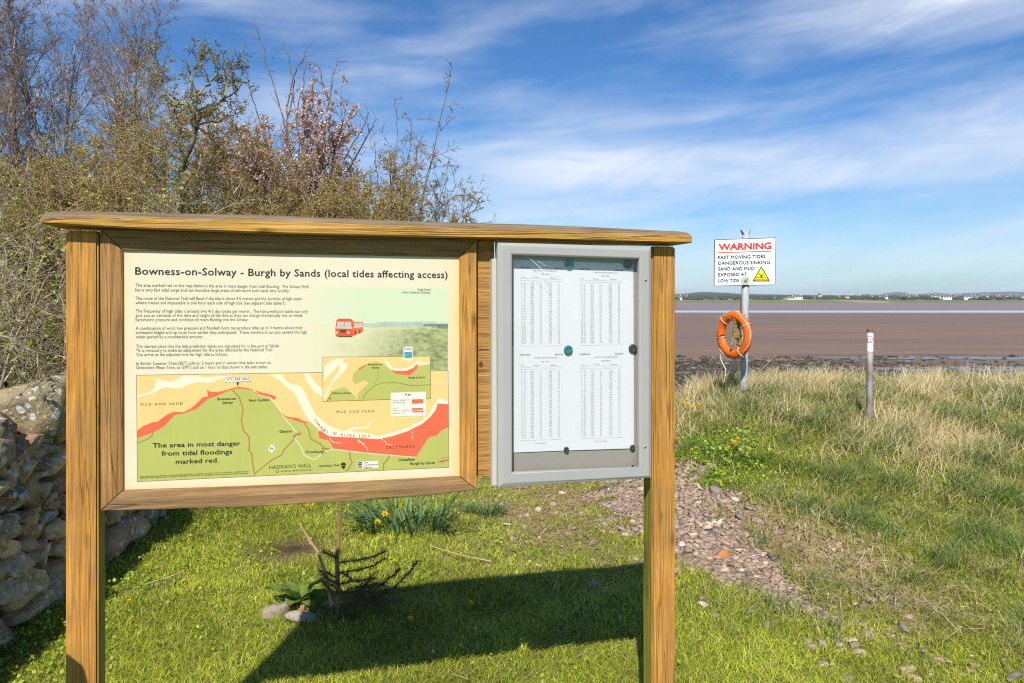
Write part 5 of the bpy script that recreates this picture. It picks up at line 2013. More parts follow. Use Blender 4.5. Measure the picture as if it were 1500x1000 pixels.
# ================================================================ grass
def blades(name, x, y, h, w, lean, ldir, col, label, rows=2, tipcol=None, cat='grass'):
    n = len(x)
    z = gz(x, y)
    yaw = RNG.uniform(0, 2 * math.pi, n)
    ax, ay = np.cos(yaw) * w / 2, np.sin(yaw) * w / 2
    lx, ly = np.cos(ldir) * lean, np.sin(ldir) * lean
    ts = {2: [0, 0.55, 1.0], 3: [0, 0.4, 0.75, 1.0]}[rows]
    ws_ = {2: [1.0, 0.75, 0], 3: [1.0, 0.85, 0.55, 0]}[rows]
    vs_, cs_ = [], []
    for t_, k in zip(ts, ws_):
        px_ = x + lx * h * t_ ** 2
        py_ = y + ly * h * t_ ** 2
        pz_ = z - 0.004 + h * (t_ - 0.45 * lean * t_ ** 2)
        cc = col if tipcol is None else col * (1 - t_) + tipcol * t_
        if k > 0:
            vs_ += [np.stack([px_ - ax * k, py_ - ay * k, pz_], 1), np.stack([px_ + ax * k, py_ + ay * k, pz_], 1)]
            cs_ += [cc, cc]
        else:
            vs_.append(np.stack([px_, py_, pz_], 1))
            cs_.append(cc)
    m = len(vs_)
    V = np.stack(vs_, 1).reshape(-1, 3)
    C = np.stack(cs_, 1).reshape(-1, 3)
    b = np.arange(n)[:, None] * m
    if rows == 2:
        Fq = (b + np.array([[0, 1, 3, 2, 2, 3, 4]])).ravel()
        cn = np.tile([4, 3], n)
    else:
        Fq = (b + np.array([[0, 1, 3, 2, 2, 3, 5, 4, 4, 5, 6]])).ravel()
        cn = np.tile([4, 4, 3], n)
    o = link(name, mesh_np(name, V, Fq, cn, C), M_grass)
    tag(o, label, cat, kind='stuff')
    return o


def in_view(x, y, mx=0.10):
    return (np.abs(x) < (0.72 + mx) * y + 0.25)


GR = np.array([[0.56, 0.64, 0.045], [0.42, 0.53, 0.04], [0.68, 0.70, 0.10], [0.22, 0.31, 0.03], [0.72, 0.64, 0.20]])


def pal_pick(pal, n, p, v=0.2):
    return pal[RNG.choice(len(pal), n, p=p)] * RNG.uniform(1 - v, 1 + v, (n, 1))


def lawn():
    N = 420000
    y = 2.55 + 7.2 * RNG.random(N) ** 1.5
    x = RNG.uniform(-0.84, 0.84, N) * y
    keep = (x > wall_x(y) - 0.02) & (x < 3.2)
    bank = sm01((x - 1.0 - 0.06 * (y - 5)) / 0.7) * sm01((y - 3.6) / 1.2)
    pm = path_mask(x, y)
    sp = sparse_mask(x, y)
    dens = (1 - 0.985 * pm) * (1 - 0.86 * sp) * (1 - 0.85 * bank) * (1 - 0.5 * tail_mask(x, y))
    keep &= RNG.random(N) < dens * (0.85 + 0.35 * vnoise(x * 1.7, y * 1.7, 1.0))
    x, y, sp, pm = x[keep], y[keep], sp[keep], pm[keep]
    n = len(x)
    tuft = vnoise(x * 5, y * 5, 3.0)
    h = RNG.uniform(0.024, 0.062, n) * (1 + 0.5 * tuft) * (1 - 0.35 * sp)
    w = RNG.uniform(0.0028, 0.0055, n) * np.clip(y / 4.2, 0.8, 1.6)
    col = pal_pick(GR, n, [.33, .28, .17, .12, .10])
    dry = RNG.random(n) < 0.08 + 0.4 * sp + 0.16 * np.clip(vnoise(x * 1.9, y * 1.9, 31.0), 0, 1)
    col[dry] = pal_pick(np.array([[0.42, 0.33, 0.16], [0.34, 0.25, 0.11]]), dry.sum(), [.5, .5])
    col = col * (0.95 + 0.34 * vnoise(x * 1.3, y * 1.3, 21.0)[:, None]) * np.array([[0.99, 0.95, 0.9]])
    blades('lawn_grass', x, y, h * 1.25, w * 0.85, RNG.uniform(0.4, 1.5, n), RNG.uniform(0, 6.28, n), col, 'short bright green turf around the notice board')


lawn()


def bank_patch(x, y):
    """lush low green growth on the near-left flank of the bank"""
    return np.exp(-((x - 1.95) / 0.55) ** 2 - ((y - 6.9) / 0.8) ** 2)


def bank_grass():
    N = 270000
    y = 2.9 + 7.3 * RNG.random(N) ** 1.15
    x = RNG.uniform(-0.05, 0.86, N) * y
    bank = sm01((x - 1.05 - 0.06 * (y - 5)) / 0.8) * sm01((y - 3.3) / 1.5)
    bank = np.maximum(bank, sm01((x - 2.2) / 0.6) * sm01((y - 2.7) / 0.6))
    pm = path_mask(x, y)
    sp = sparse_mask(x, y)
    tuft = vnoise(x * 2.3, y * 2.3, 6.0)
    keep = (RNG.random(N) < bank * (1 - pm) * (1 - 0.93 * sp) * (0.66 + 0.5 * tuft)) & (y < 9.9)
    x, y, tuft, sp = x[keep], y[keep], tuft[keep], sp[keep]
    n = len(x)
    up = sm01((y - 4.5) / 4)
    shift = np.clip(0.5 + 0.5 * tuft, 0, 1)[:, None]
    h = RNG.uniform(0.05, 0.13, n) * (1 + 0.9 * np.clip(tuft, -0.6, 1)) * (1 + 0.7 * up)
    w = RNG.uniform(0.0035, 0.0065, n) * np.clip(y / 5.0, 0.8, 1.5)
    G2 = np.array([[0.31, 0.385, 0.045], [0.21, 0.30, 0.04], [0.40, 0.44, 0.07], [0.13, 0.20, 0.032], [0.50, 0.45, 0.15]])
    col = pal_pick(G2, n, [.3, .28, .17, .13, .12])
    bp = bank_patch(x, y)
    h = h * (1 - 0.45 * bp)
    dry = RNG.random(n) < 0.2 + 0.2 * up + 0.3 * sp + 0.18 * np.clip(-tuft, 0, 1) - 0.6 * bp
    col[dry] = pal_pick(np.array([[0.46, 0.37, 0.20], [0.38, 0.29, 0.14], [0.54, 0.45, 0.27]]), dry.sum(), [.4, .35, .25])
    col = col * (1.22 - 0.42 * shift) * np.where(shift > 0.6, np.array([[0.88, 1.0, 1.05]]), np.array([[1.06, 1.0, 0.95]]))
    d = RNG.normal(0.0, 1.5, n) + vnoise(x * 2.1, y * 2.1, 9.0) * 3.0
    blades('bank_grass', x, y, h, w, RNG.uniform(0.3, 1.2, n), d, col, 'rough green grass covering the bank at right', 3)


bank_grass()


def straw_grass():
    N = 90000
    y = RNG.uniform(5.2, 10.1, N)
    x = RNG.uniform(0.10, 0.86, N) * y
    s = sm01((x - 1.35) / 0.7)
    d = sm01((y - 6.0) / 2.8) * 0.55 + np.exp(-((y - 9.3) / 0.6) ** 2) * 0.9
    clump = np.clip(0.3 + 1.2 * vnoise(x * 2.2, y * 2.4, 12.0), 0.04, 1.2)
    mk = np.exp(-((x - 3.95) / 0.5) ** 2 - ((y - 7.0) / 0.5) ** 2) * 1.2
    keep = RNG.random(N) < s * np.maximum(d * clump, mk) * 0.95 * (1 - 0.85 * bank_patch(x, y))
    x, y = x[keep], y[keep]
    n = len(x)
    h = RNG.uniform(0.14, 0.40, n) * (0.8 + 0.3 * sm01((y - 7) / 2.5))
    w = RNG.uniform(0.003, 0.006, n) * np.clip(y / 6.0, 0.8, 1.4)
    pal = np.array([[0.82, 0.67, 0.38], [0.72, 0.56, 0.28], [0.85, 0.74, 0.48], [0.54, 0.44, 0.18]])
    col = pal_pick(pal, n, [.36, .28, .22, .14])
    blades('dry_grass', x, y, h, w, RNG.uniform(0.1, 1.25, n), RNG.normal(0.3, 1.5, n) + 1.6 * vnoise(x * 3, y * 3, 4.4), col, 'tall straw-coloured dead grass along the crest of the bank', 3)


straw_grass()


def litter():
    """flat straw litter on the trodden patches, as thin fallen stems"""
    n = 26000
    x = RNG.uniform(-0.6, 5.0, n)
    y = RNG.uniform(3.0, 8.6, n)
    bk = sm01((x - 1.6) / 0.6) * sm01((y - 3.4) / 1.0) * np.clip(0.25 + 0.6 * vnoise(x * 2.0, y * 2.4, 14.0), 0, 1)
    keep = RNG.random(n) < np.maximum(np.maximum(sparse_mask(x, y), 0.5 * bk) * (1 - path_mask(x, y)) * 0.75, 0.02)
    x, y = x[keep], y[keep]
    n = len(x)
    L_ = RNG.uniform(0.03, 0.13, n)
    a = RNG.uniform(0, 6.28, n)
    w = RNG.uniform(0.0018, 0.0035, n)
    lift = 1 + 2.2 * sm01((x - 1.6) / 0.6)
    z0 = gz(x, y) + RNG.uniform(0.008, 0.03, n) * lift
    x1, y1 = x + np.cos(a) * L_, y + np.sin(a) * L_
    z1 = gz(x1, y1) + RNG.uniform(0.006, 0.035, n) * lift
    nx_, ny_ = -np.sin(a) * w, np.cos(a) * w
    V = np.stack([np.stack([x - nx_, y - ny_, z0], 1), np.stack([x + nx_, y + ny_, z0], 1), np.stack([x1 + nx_, y1 + ny_, z1], 1), np.stack([x1 - nx_, y1 - ny_, z1], 1)], 1).reshape(-1, 3)
    Fq = (np.arange(n)[:, None] * 4 + np.array([[0, 1, 2, 3]])).ravel()
    C = np.repeat(pal_pick(np.array([[0.55, 0.43, 0.24], [0.45, 0.33, 0.17], [0.62, 0.52, 0.34]]), n, [.4, .4, .2]), 4, 0)
    tag(link('straw_litter', mesh_np('straw_litter', V, Fq, np.full(n, 4), C), M_grass), 'scattered dry straw lying on the trodden turf', 'straw', kind='stuff')


litter()


def leafquads(P, size, col, up_bias=0.5, ratio=0.6, rng=RNG):
    """pointed leaf as two triangles folded along the midrib; returns V,F,C for n leaves"""
    n = len(P)
    d = rng.normal(size=(n, 3))
    d[:, 2] = d[:, 2] * 0.7 + up_bias
    d /= np.linalg.norm(d, axis=1)[:, None] + 1e-9
    r = rng.normal(size=(n, 3))
    s = np.cross(d, r)
    s /= np.linalg.norm(s, axis=1)[:, None] + 1e-9
    nn = np.cross(s, d)
    L_ = size[:, None]
    A = P
    B = P + d * L_ * 0.5 + s * L_ * ratio * 0.5 + nn * L_ * 0.10
    Cc = P + d * L_
    D = P + d * L_ * 0.5 - s * L_ * ratio * 0.5 + nn * L_ * 0.10
    V = np.stack([A, B, Cc, D], 1).reshape(-1, 3)
    Fq = (np.arange(n)[:, None] * 4 + np.array([[0, 1, 2, 0, 2, 3]])).ravel()
    return V, Fq, np.full(2 * n, 3), np.repeat(col, 4, 0)


def ground_leaves():
    N = 110000
    y = 2.7 + 6.5 * RNG.random(N) ** 1.4
    x = RNG.uniform(-0.84, 0.84, N) * y
    keep = (x > wall_x(y))
    left = 1 - sm01((x + 0.5) / 1.6) * 0.75
    nearwall = np.exp(-((x - wall_x(y)) / 0.5) ** 2)
    cl = np.clip(0.25 + 1.1 * vnoise(x * 1.5, y * 1.5, 8.0), 0, 1)
    back = sm01((y - 3.6) / 1.2)
    bankpatch = 1.9 * bank_patch(x, y)
    pr = np.maximum(np.maximum(left * cl * (0.25 + 0.75 * back), nearwall), bankpatch) * (1 - path_mask(x, y)) * (1 - sparse_mask(x, y))
    keep &= RNG.random(N) < pr * 0.62
    x, y = x[keep], y[keep]
    n = len(x)
    bp = bank_patch(x, y)
    P = np.stack([x, y, gz(x, y) + RNG.uniform(0.01, 0.05, n) * (1 + 1.6 * bp)], 1)
    size = RNG.uniform(0.012, 0.028, n) * (1 + 0.7 * bp)
    pal = np.array([[0.36, 0.48, 0.04], [0.26, 0.39, 0.04], [0.45, 0.53, 0.06], [0.16, 0.27, 0.03]])
    V, Fq, cn, C = leafquads(P, size, pal_pick(pal, n, [.35, .3, .2, .15]), 0.25, 0.8)
    tag(link('ground_cover', mesh_np('ground_cover', V, Fq, cn, C), M_leaf), 'small broad leaves of buttercup and clover growing through the turf', 'ground cover', kind='stuff')


ground_leaves()


# ================================================================ small plants
def dandelion(px, py, hgt, label, group='yellow dandelions in the grass', size=0.017):
    p = gpoint(px, py + hgt * F / 5.0 * 0.9) if py > 700 else gpoint(px, py + 26)
    tip = Vector((ray(px, py).x * p.y, p.y, H + ray(px, py).z * p.y))
    hh = max(0.03, tip.z - p.z)
    r = empty('dandelion', p, 0, label=label, cat='flower', group=group)
    MB().tube([(0, 0, -0.01), (0.004, 0, hh * 0.5), (tip.x - p.x, 0, hh)], 0.0022, 5).build('stem', flat('stem_green', (0.16, 0.2, 0.04), 0.7), r)
    rng = np.random.default_rng(int(px * 7 + py))
    n = 46
    a = rng.uniform(0, 6.28, n)
    el = rng.uniform(0.1, 1.3, n)
    L_ = size * rng.uniform(0.8, 1.1, n)
    V, Fl = [], []
    for i in range(n):
        d = Vector((math.cos(a[i]) * math.cos(el[i]), math.sin(a[i]) * math.cos(el[i]), math.sin(el[i])))
        s = d.cross(Vector((0.1, 0.2, 1))).normalized() * size * 0.16
        b = len(V)
        c = Vector((tip.x - p.x, 0, hh))
        V += [c - s, c + s, c + d * L_[i] + s, c + d * L_[i] - s]
        Fl += [b, b + 1, b + 2, b + 3]
    link('flower_head', mesh_np('flower_head', V, Fl, [4] * n, np.tile([[0.90, 0.68, 0.015]], (len(V), 1))), M_petal, r)
    return r


for (px, py, lab, sz) in ((451, 741, 'dandelion at the left end of the daffodil leaves under the board', 0.02), (475, 737, 'dandelion just under the board beside the sapling tip', 0.016), (530, 785, 'dandelion in the lawn right of the sapling stem', 0.018),
                          (578, 822, 'dandelion in the sunny lawn right of the sapling branches', 0.015), (601, 908, 'dandelion in the shade of the board right of the sapling', 0.018), (690, 884, 'dandelion in the upper part of the board shadow', 0.016),
                          (675, 812, 'dandelion alone in the sunny lawn above the shadow', 0.013), (188, 881, 'dandelion in the lawn beside the left post', 0.014), (376, 829, 'dandelion near the bare soil patch', 0.014),
                          (1000, 592, 'leftmost yellow dandelion of the cluster beside the right post', 0.03), (1008, 594, 'second dandelion from the left of the cluster beside the right post', 0.03),
                          (1014, 598, 'lowest dandelion of the cluster beside the right post', 0.026), (1021, 595, 'rightmost dandelion of the cluster beside the right post', 0.03), (1006, 587, 'topmost dandelion of the cluster beside the right post', 0.024),
                          (1066, 657, 'leftmost dandelion of the three on the bank', 0.028), (1075, 650, 'middle dandelion of the three on the bank', 0.032), (1081, 645, 'rightmost dandelion of the three on the bank', 0.026)):
    dandelion(px, py, 0.05, lab, size=sz * 1.25)


def straps(rng, n, R0, hmin, hmax, wid, spread):
    """strap leaves arching out from a clump; returns V, F, counts, colours"""
    V, Fl, C = [], [], []
    for i in range(n):
        a = rng.uniform(0, 6.28)
        q = math.sqrt(rng.uniform(0, 1))
        bx, by = R0[0] * q * math.cos(a), R0[1] * q * math.sin(a)
        h = rng.uniform(hmin, hmax)
        da = a + rng.normal() * 0.5
        sp = rng.uniform(0.2, 1.0) * spread
        w = wid * rng.uniform(0.7, 1.2)
        sx, sy = -math.sin(da) * w, math.cos(da) * w
        col = np.array([0.13, 0.21, 0.075]) * rng.uniform(0.6, 1.6)
        b = len(V)
        K_ = 6
        for j in range(K_ + 1):
            t = j / K_
            r_ = sp * h * t ** 1.7
            zz = h * (t - 0.42 * sp * t ** 2.6)
            k = (1 - t ** 3) * 0.9 + 0.1
            V += [(bx + math.cos(da) * r_ - sx * k, by + math.sin(da) * r_ - sy * k, zz), (bx + math.cos(da) * r_ + sx * k, by + math.sin(da) * r_ + sy * k, zz)]
            C += [col * (0.9 + 0.3 * t)] * 2
        for j in range(K_):
            Fl += [b + 2 * j, b + 2 * j + 1, b + 2 * j + 3, b + 2 * j + 2]
    return np.array(V), Fl, [4] * (len(Fl) // 4), np.array(C)


p = gpoint(592, 776)
daf = empty('daffodil_clump', p, 0, label='clump of long blue-green daffodil leaves with two yellow flowers under the board', cat='plant')
rngd = np.random.default_rng(17)
V, Fl, cn, C = straps(rngd, 170, (0.40, 0.16), 0.18, 0.40, 0.008, 1.35)
link('leaves', mesh_np('leaves', V, Fl, cn, C), M_leaf, daf)
for (px, py) in ((564, 751), (553, 763)):
    q = at(px, py, p.y - 0.12) - p
    V, Fl = [], []
    for i in range(6):
        a = i * math.pi / 3
        d = Vector((math.cos(a), -0.25, math.sin(a))) * 0.028
        s = Vector((-math.sin(a), 0, math.cos(a))) * 0.011
        b = len(V)
        V += [q, q + d * 0.5 + s, q + d, q + d * 0.5 - s]
        Fl += [b, b + 1, b + 2, b + 3]
    b = len(V)
    for j, (r_, yy) in enumerate(((0.007, 0.0), (0.010, -0.02))):
        for i in range(10):
            a = 2 * math.pi * i / 10
            V.append(q + Vector((r_ * math.cos(a), yy, r_ * math.sin(a))))
    for i in range(10):
        Fl += [b + i, b + (i + 1) % 10, b + 10 + (i + 1) % 10, b + 10 + i]
    o = link('flower', mesh_np('flower', V, Fl, [4] * (len(Fl) // 4), np.tile([[0.80, 0.56, 0.02]], (len(V), 1))), M_petal, daf)
    MB().tube([(q.x + 0.02, q.y + 0.05, 0), (q.x + 0.01, q.y + 0.02, q.z * 0.6), q], 0.003, 5).build('stem', flat('stem_green', (0.16, 0.2, 0.04), 0.7), o)

# a dark tuft of coarse grass below the board and one on the bank
for (px, py, R0, n, lab) in ((712, 754, (0.16, 0.1), 150, 'dark green tuft of coarse grass below the gap beside the case'), (1110, 588, (0.3, 0.2), 220, 'dark green tuft of coarse grass at the foot of the warning sign')):
    p = gpoint(px, py)
    V, Fl, cn, C = straps(rngd, n, R0, 0.08, 0.17, 0.004, 1.1)
    o = link('grass_tuft', mesh_np('grass_tuft', V, Fl, cn, C), M_leaf, loc=p)
    tag(o, lab, 'grass tuft')


# dock plant: broad wavy leaves
def dock(px, py, n, L_, label, seed):
    p = gpoint(px, py)
    rng = random.Random(seed)
    V, Fl, C = [], [], []
    for i in range(n):
        a = i * 2.4 + rng.uniform(-0.3, 0.3)
        l = L_ * rng.uniform(0.7, 1.15)
        w = l * 0.17
        col = np.array([0.17, 0.25, 0.045]) * rng.uniform(0.75, 1.2)
        el = rng.uniform(0.25, 1.0)
        b = len(V)
        K_ = 7
        for j in range(K_ + 1):
            t = j / K_
            r_ = l * t * math.cos(el) * 1.0
            zz = l * (t * math.sin(el) - 0.35 * t * t) + 0.02
            ww = w * math.sin(math.pi * min(1, t * 0.93 + 0.07)) ** 0.7 + 0.003
            for s in (-1, 0, 1):
                V.append((math.cos(a) * r_ - math.sin(a) * ww * s, math.sin(a) * r_ + math.cos(a) * ww * s, zz + abs(s) * w * 0.35 + 0.006 * math.sin(j * 2.2 + s)))
                C.append(col * (1.25 if s == 0 else 1.0))
        for j in range(K_):
            for s in (0, 1):
                q = b + j * 3 + s
                Fl += [q, q + 1, q + 4, q + 3]
    o = link('dock_plant', mesh_np('dock_plant', V, Fl, [4] * (len(Fl) // 4), C), M_leaf, smooth=True, loc=p)
    tag(o, label, 'plant')


dock(438, 888, 11, 0.24, 'broad-leaved dock plant behind the pale stones left of the sapling', 3)

# ================================================================ woody plants
def tubes_np(segs, sides=3):
    """segs: list of (x0,y0,z0,x1,y1,z1,r0,r1) -> V, F, index of segment per vertex"""
    S_ = np.asarray(segs, dtype=float)
    A, B = S_[:, 0:3], S_[:, 3:6]
    d = B - A
    d /= np.linalg.norm(d, axis=1)[:, None] + 1e-9
    ref = np.where(np.abs(d[:, 2:3]) < 0.9, np.array([[0, 0, 1.0]]), np.array([[1.0, 0, 0]]))
    u = np.cross(d, ref)
    u /= np.linalg.norm(u, axis=1)[:, None] + 1e-9
    v = np.cross(d, u)
    vs_ = []
    for P, r in ((A, S_[:, 6]), (B, S_[:, 7])):
        for k in range(sides):
            a = 2 * math.pi * k / sides
            vs_.append(P + (u * math.cos(a) + v * math.sin(a)) * r[:, None])
    V = np.stack(vs_, 1).reshape(-1, 3)
    base = np.arange(len(S_))[:, None] * (2 * sides)
    f = []
    for k in range(sides):
        f += [k, (k + 1) % sides, sides + (k + 1) % sides, sides + k]
    Fq = (base + np.array([f])).ravel()
    return V, Fq, np.full(len(S_) * sides, 4), np.repeat(np.arange(len(S_)), 2 * sides)


def nrm(v):
    l = math.sqrt(v[0] * v[0] + v[1] * v[1] + v[2] * v[2]) or 1
    return (v[0] / l, v[1] / l, v[2] / l)


class Plant:
    def __init__(self, seed):
        self.r = random.Random(seed)
        self.seg = {}          # level -> segments
        self.tips = []         # (x,y,z) points along the fine twigs

    def grow(self, p, d, L, rad, lvl, P):
        r = self.r
        n = max(2, int(L / P['step'][lvl]))
        st = L / n
        out = self.seg.setdefault(lvl, [])
        maxl = P['levels']
        cr, up = P['crook'][lvl], P['up'][lvl]
        rend = rad * P['taper'][lvl]
        for i in range(n):
            d = nrm((d[0] + r.gauss(0, cr), d[1] + r.gauss(0, cr), d[2] + r.gauss(0, cr) + up))
            q = (p[0] + d[0] * st, p[1] + d[1] * st, p[2] + d[2] * st)
            r0 = rad + (rend - rad) * i / n
            r1 = rad + (rend - rad) * (i + 1) / n
            out.append((*p, *q, r0, r1))
            p = q
            t = (i + 1) / n
            if lvl >= P['budlvl']:
                self.tips.append(p)
            if lvl < maxl and t > P['bare'][lvl]:
                k = P['kids'][lvl] / n / (1 - P['bare'][lvl] + 1e-6)
                c = int(k) + (1 if r.random() < k - int(k) else 0)
                for _ in range(c):
                    an = P['ang'][lvl] * r.uniform(0.6, 1.3)
                    rd = nrm((r.gauss(0, 1), r.gauss(0, 1), r.gauss(0, 1)))
                    dt = rd[0] * d[0] + rd[1] * d[1] + rd[2] * d[2]
                    s = nrm((rd[0] - dt * d[0], rd[1] - dt * d[1], rd[2] - dt * d[2]))
                    ca, sa = math.cos(an), math.sin(an)
                    nd = (d[0] * ca + s[0] * sa, d[1] * ca + s[1] * sa, d[2] * ca + s[2] * sa)
                    self.grow(p, nd, L * P['ratio'][lvl] * r.uniform(0.6, 1.25) * (1.1 - 0.5 * t), max(r1 * P['thin'][lvl], P['rmin']), lvl + 1, P)

    def limb(self, pts, r0, r1, lvl, P, kids=6, klen=0.8):
        """explicit crooked limb, with side growth"""
        out = self.seg.setdefault(lvl, [])
        fine = []
        for a, b in zip(pts[:-1], pts[1:]):
            ln = math.dist(a, b)
            for j in range(3):
                t = j / 3
                k = ln * P['crook'][min(lvl, 2)] * 0.28 if j else 0
                fine.append(tuple(a[q] + (b[q] - a[q]) * t + self.r.gauss(0, k) for q in range(3)))
        fine.append(tuple(pts[-1]))
        pts = fine
        kids = kids / 3
        n = len(pts) - 1
        for i in range(n):
            a, b = pts[i], pts[i + 1]
            ra, rb = r0 + (r1 - r0) * i / n, r0 + (r1 - r0) * (i + 1) / n
            out.append((*a, *b, ra, rb))
            d = nrm((b[0] - a[0], b[1] - a[1], b[2] - a[2]))
            for _ in range((int(kids) + (self.r.random() < kids - int(kids))) if i > 2 else 0):
                rd = nrm((self.r.gauss(0, 1), self.r.gauss(0, 1), self.r.gauss(0, 1)))
                nd = nrm((d[0] * 0.5 + rd[0], d[1] * 0.5 + rd[1], d[2] * 0.5 + rd[2] + 0.2))
                t = self.r.random()
                self.grow((a[0] + (b[0] - a[0]) * t, a[1] + (b[1] - a[1]) * t, a[2] + (b[2] - a[2]) * t), nd, klen * self.r.uniform(0.5, 1.2), max(rb * 0.5, P['rmin']), lvl + 1, P)

    def build(self, name, base, label, cat, barkcols, leaves=None, trunk_lvl=1, group=None, leafname='buds'):
        root = empty(name, base, 0, label=label, cat=cat, group=group)
        B = np.array(base)
        lo = [s for l, ss in self.seg.items() if l < trunk_lvl for s in ss]
        hi = [s for l, ss in self.seg.items() if l >= trunk_lvl for s in ss]
        rng = np.random.default_rng(len(hi))
        chains = []
        for q in lo:
            if chains and chains[-1][-1][3:6] == q[0:3]:
                chains[-1].append(q)
            else:
                chains.append([q])
        jobs = [('trunk' if len(chains) == 1 else 'stem', c, 7, barkcols[0]) for c in chains] + [('twigs', hi, 3, barkcols[1])]
        for nm, ss, sides, pal in jobs:
            if not ss:
                continue
            V, Fq, cn, idx = tubes_np(ss, sides)
            pal = np.array(pal)
            C = pal[rng.integers(0, len(pal), len(ss))] * rng.uniform(0.75, 1.25, (len(ss), 1))
            link(nm, mesh_np(nm, V - B, Fq, cn, C[idx]), M_bark, root)
        for (nm, pal, frac, smin, smax, ratio, mat, filt) in leaves or []:
            T = np.array(self.tips)
            if filt is not None:
                T = T[filt(T)]
            if len(T) == 0:
                continue
            k = int(len(T) * frac)
            T = T[rng.integers(0, len(T), k)] + rng.normal(size=(k, 3)) * 0.012
            pal = np.array(pal)
            V, Fq, cn, C = leafquads(T - B, rng.uniform(smin, smax, k), pal[rng.integers(0, len(pal), k)] * rng.uniform(0.75, 1.25, (k, 1)), 0.2, ratio, rng)
            link(nm, mesh_np(nm, V, Fq, cn, C), mat, root)
        return root


OLIVE = [(0.40, 0.28, 0.07), (0.32, 0.205, 0.06), (0.48, 0.36, 0.085), (0.36, 0.33, 0.06), (0.36, 0.215, 0.085)]
FRESH = [(0.34, 0.42, 0.05), (0.42, 0.46, 0.07), (0.24, 0.32, 0.04)]
HAW = dict(levels=4, step=[0.25, 0.16, 0.10, 0.06, 0.045], crook=[0.10, 0.2, 0.28, 0.3, 0.3], up=[0.05, 0.05, 0.03, 0.03, 0.02], taper=[0.55, 0.4, 0.4, 0.5, 0.6], bare=[0.25, 0.12, 0.1, 0.1, 0],
           kids=[12, 9, 7, 4, 0], ang=[0.75, 0.8, 0.9, 0.95, 0.9], ratio=[0.55, 0.5, 0.45, 0.45, 0.4], thin=[0.6, 0.6, 0.6, 0.7, 0.7], rmin=0.0036, budlvl=3)


def gbase(px, Y):
    x = (px - 750) / F * Y
    return (x, Y, gz1(x, Y))


def hawthorn(px, Y, height, seed, label, nst=4, spread=0.35, bark=None, bud=1.7, fresh=0.12, P=HAW, lean=0.0, name='hawthorn_bush', extra=None, group=None):
    b = gbase(px, Y)
    T = Plant(seed)
    for k in range(nst):
        a = k * 6.28 / nst + T.r.uniform(-0.4, 0.4)
        d = nrm((math.cos(a) * spread + lean, math.sin(a) * spread * 0.7, 1.0))
        T.grow((b[0] + math.cos(a) * 0.12, b[1] + math.sin(a) * 0.12, b[2] - 0.05), d, height * T.r.uniform(0.75, 1.0), 0.034, 0, P)
    bk = bark or ([(0.10, 0.085, 0.06), (0.13, 0.11, 0.075)], [(0.34, 0.225, 0.115), (0.42, 0.295, 0.155), (0.21, 0.135, 0.07), (0.50, 0.38, 0.23)])
    lv = [('buds', OLIVE, bud, 0.010, 0.021, 0.6, M_leaf, None), ('young_leaves', FRESH, fresh, 0.013, 0.03, 0.65, M_leaf, None)] + (extra or [])
    return T.build(name, b, label, 'shrub' if 'bush' in name else 'tree', bk, lv, 1, group)


hawthorn(120, 9.0, 3.5, 1, 'dense olive hawthorn bush behind the left end of the cap rail')
hawthorn(230, 9.2, 3.4, 2, 'dense olive hawthorn bush in the hedge below the gnarled mossy thorn', fresh=0.2)
hawthorn(330, 9.2, 3.35, 3, 'dense hawthorn bush with fresh green shoots left of the pink blossom', fresh=0.25)
hawthorn(430, 9.0, 3.25, 4, 'dense olive hawthorn bush in front of the pink blossom', fresh=0.15)
hawthorn(515, 9.2, 2.95, 5, 'low olive hawthorn bush at the right end of the hedge', fresh=0.1, spread=0.4)

hawthorn(592, 9.5, 2.6, 6, 'lowest hawthorn bush among the bare leaning shoots at the right end', fresh=0.06, spread=0.5, nst=3)

hawthorn(60, 8.4, 3.1, 7, 'leftmost olive hawthorn bush of the hedge, behind the pale tangled shrubs', fresh=0.3)
hawthorn(385, 8.4, 2.7, 8, 'low olive hawthorn bush in the front row below the pink blossom')
hawthorn(175, 8.3, 2.8, 9, 'low hawthorn bush in the front row left of the gnarled thorn', fresh=0.25)

# sparse thorn leaning right at the right end
SP = dict(HAW)
SP.update(kids=[7, 6, 4, 2, 0], up=[0.06, 0.07, 0.06, 0.04, 0], crook=[0.07, 0.13, 0.2, 0.25, 0.3], ratio=[0.55, 0.5, 0.42, 0.4, 0.4], ang=[0.55, 0.65, 0.8, 0.9, 0.9])
b = gbase(560, 9.2)
T = Plant(61)
for (ex, ey, r0) in ((655, 128, 0.022), (690, 292, 0.018), (605, 175, 0.02), (640, 215, 0.018), (585, 250, 0.02), (668, 268, 0.016), (552, 205, 0.018), (580, 180, 0.018), (620, 196, 0.016), (632, 245, 0.016), (660, 232, 0.018), (600, 300, 0.018), (676, 312, 0.014), (540, 260, 0.02), (610, 265, 0.016)):
    e = at(ex, ey, 9.2 + T.r.uniform(-0.3, 0.3))
    pts = []
    for j in range(9):
        t = j / 8
        bx = b[0] + (e.x - b[0]) * (t ** 1.25) + T.r.gauss(0, 0.02)
        pts.append((bx, b[1] + (e.y - b[1]) * t + T.r.gauss(0, 0.03), b[2] + (e.z - b[2]) * t + T.r.gauss(0, 0.015)))
    T.limb(pts, r0 * 0.85, 0.004, 1, SP, 3, 0.40)
T.build('thorn_bush', b, 'sparse thorn bush with long bare shoots leaning right over the cap rail', 'shrub', ([(0.12, 0.1, 0.08)], [(0.17, 0.125, 0.085), (0.22, 0.16, 0.11), (0.12, 0.09, 0.075)]),
        [('buds', OLIVE, 0.9, 0.012, 0.026, 0.6, M_leaf, None)], 0)

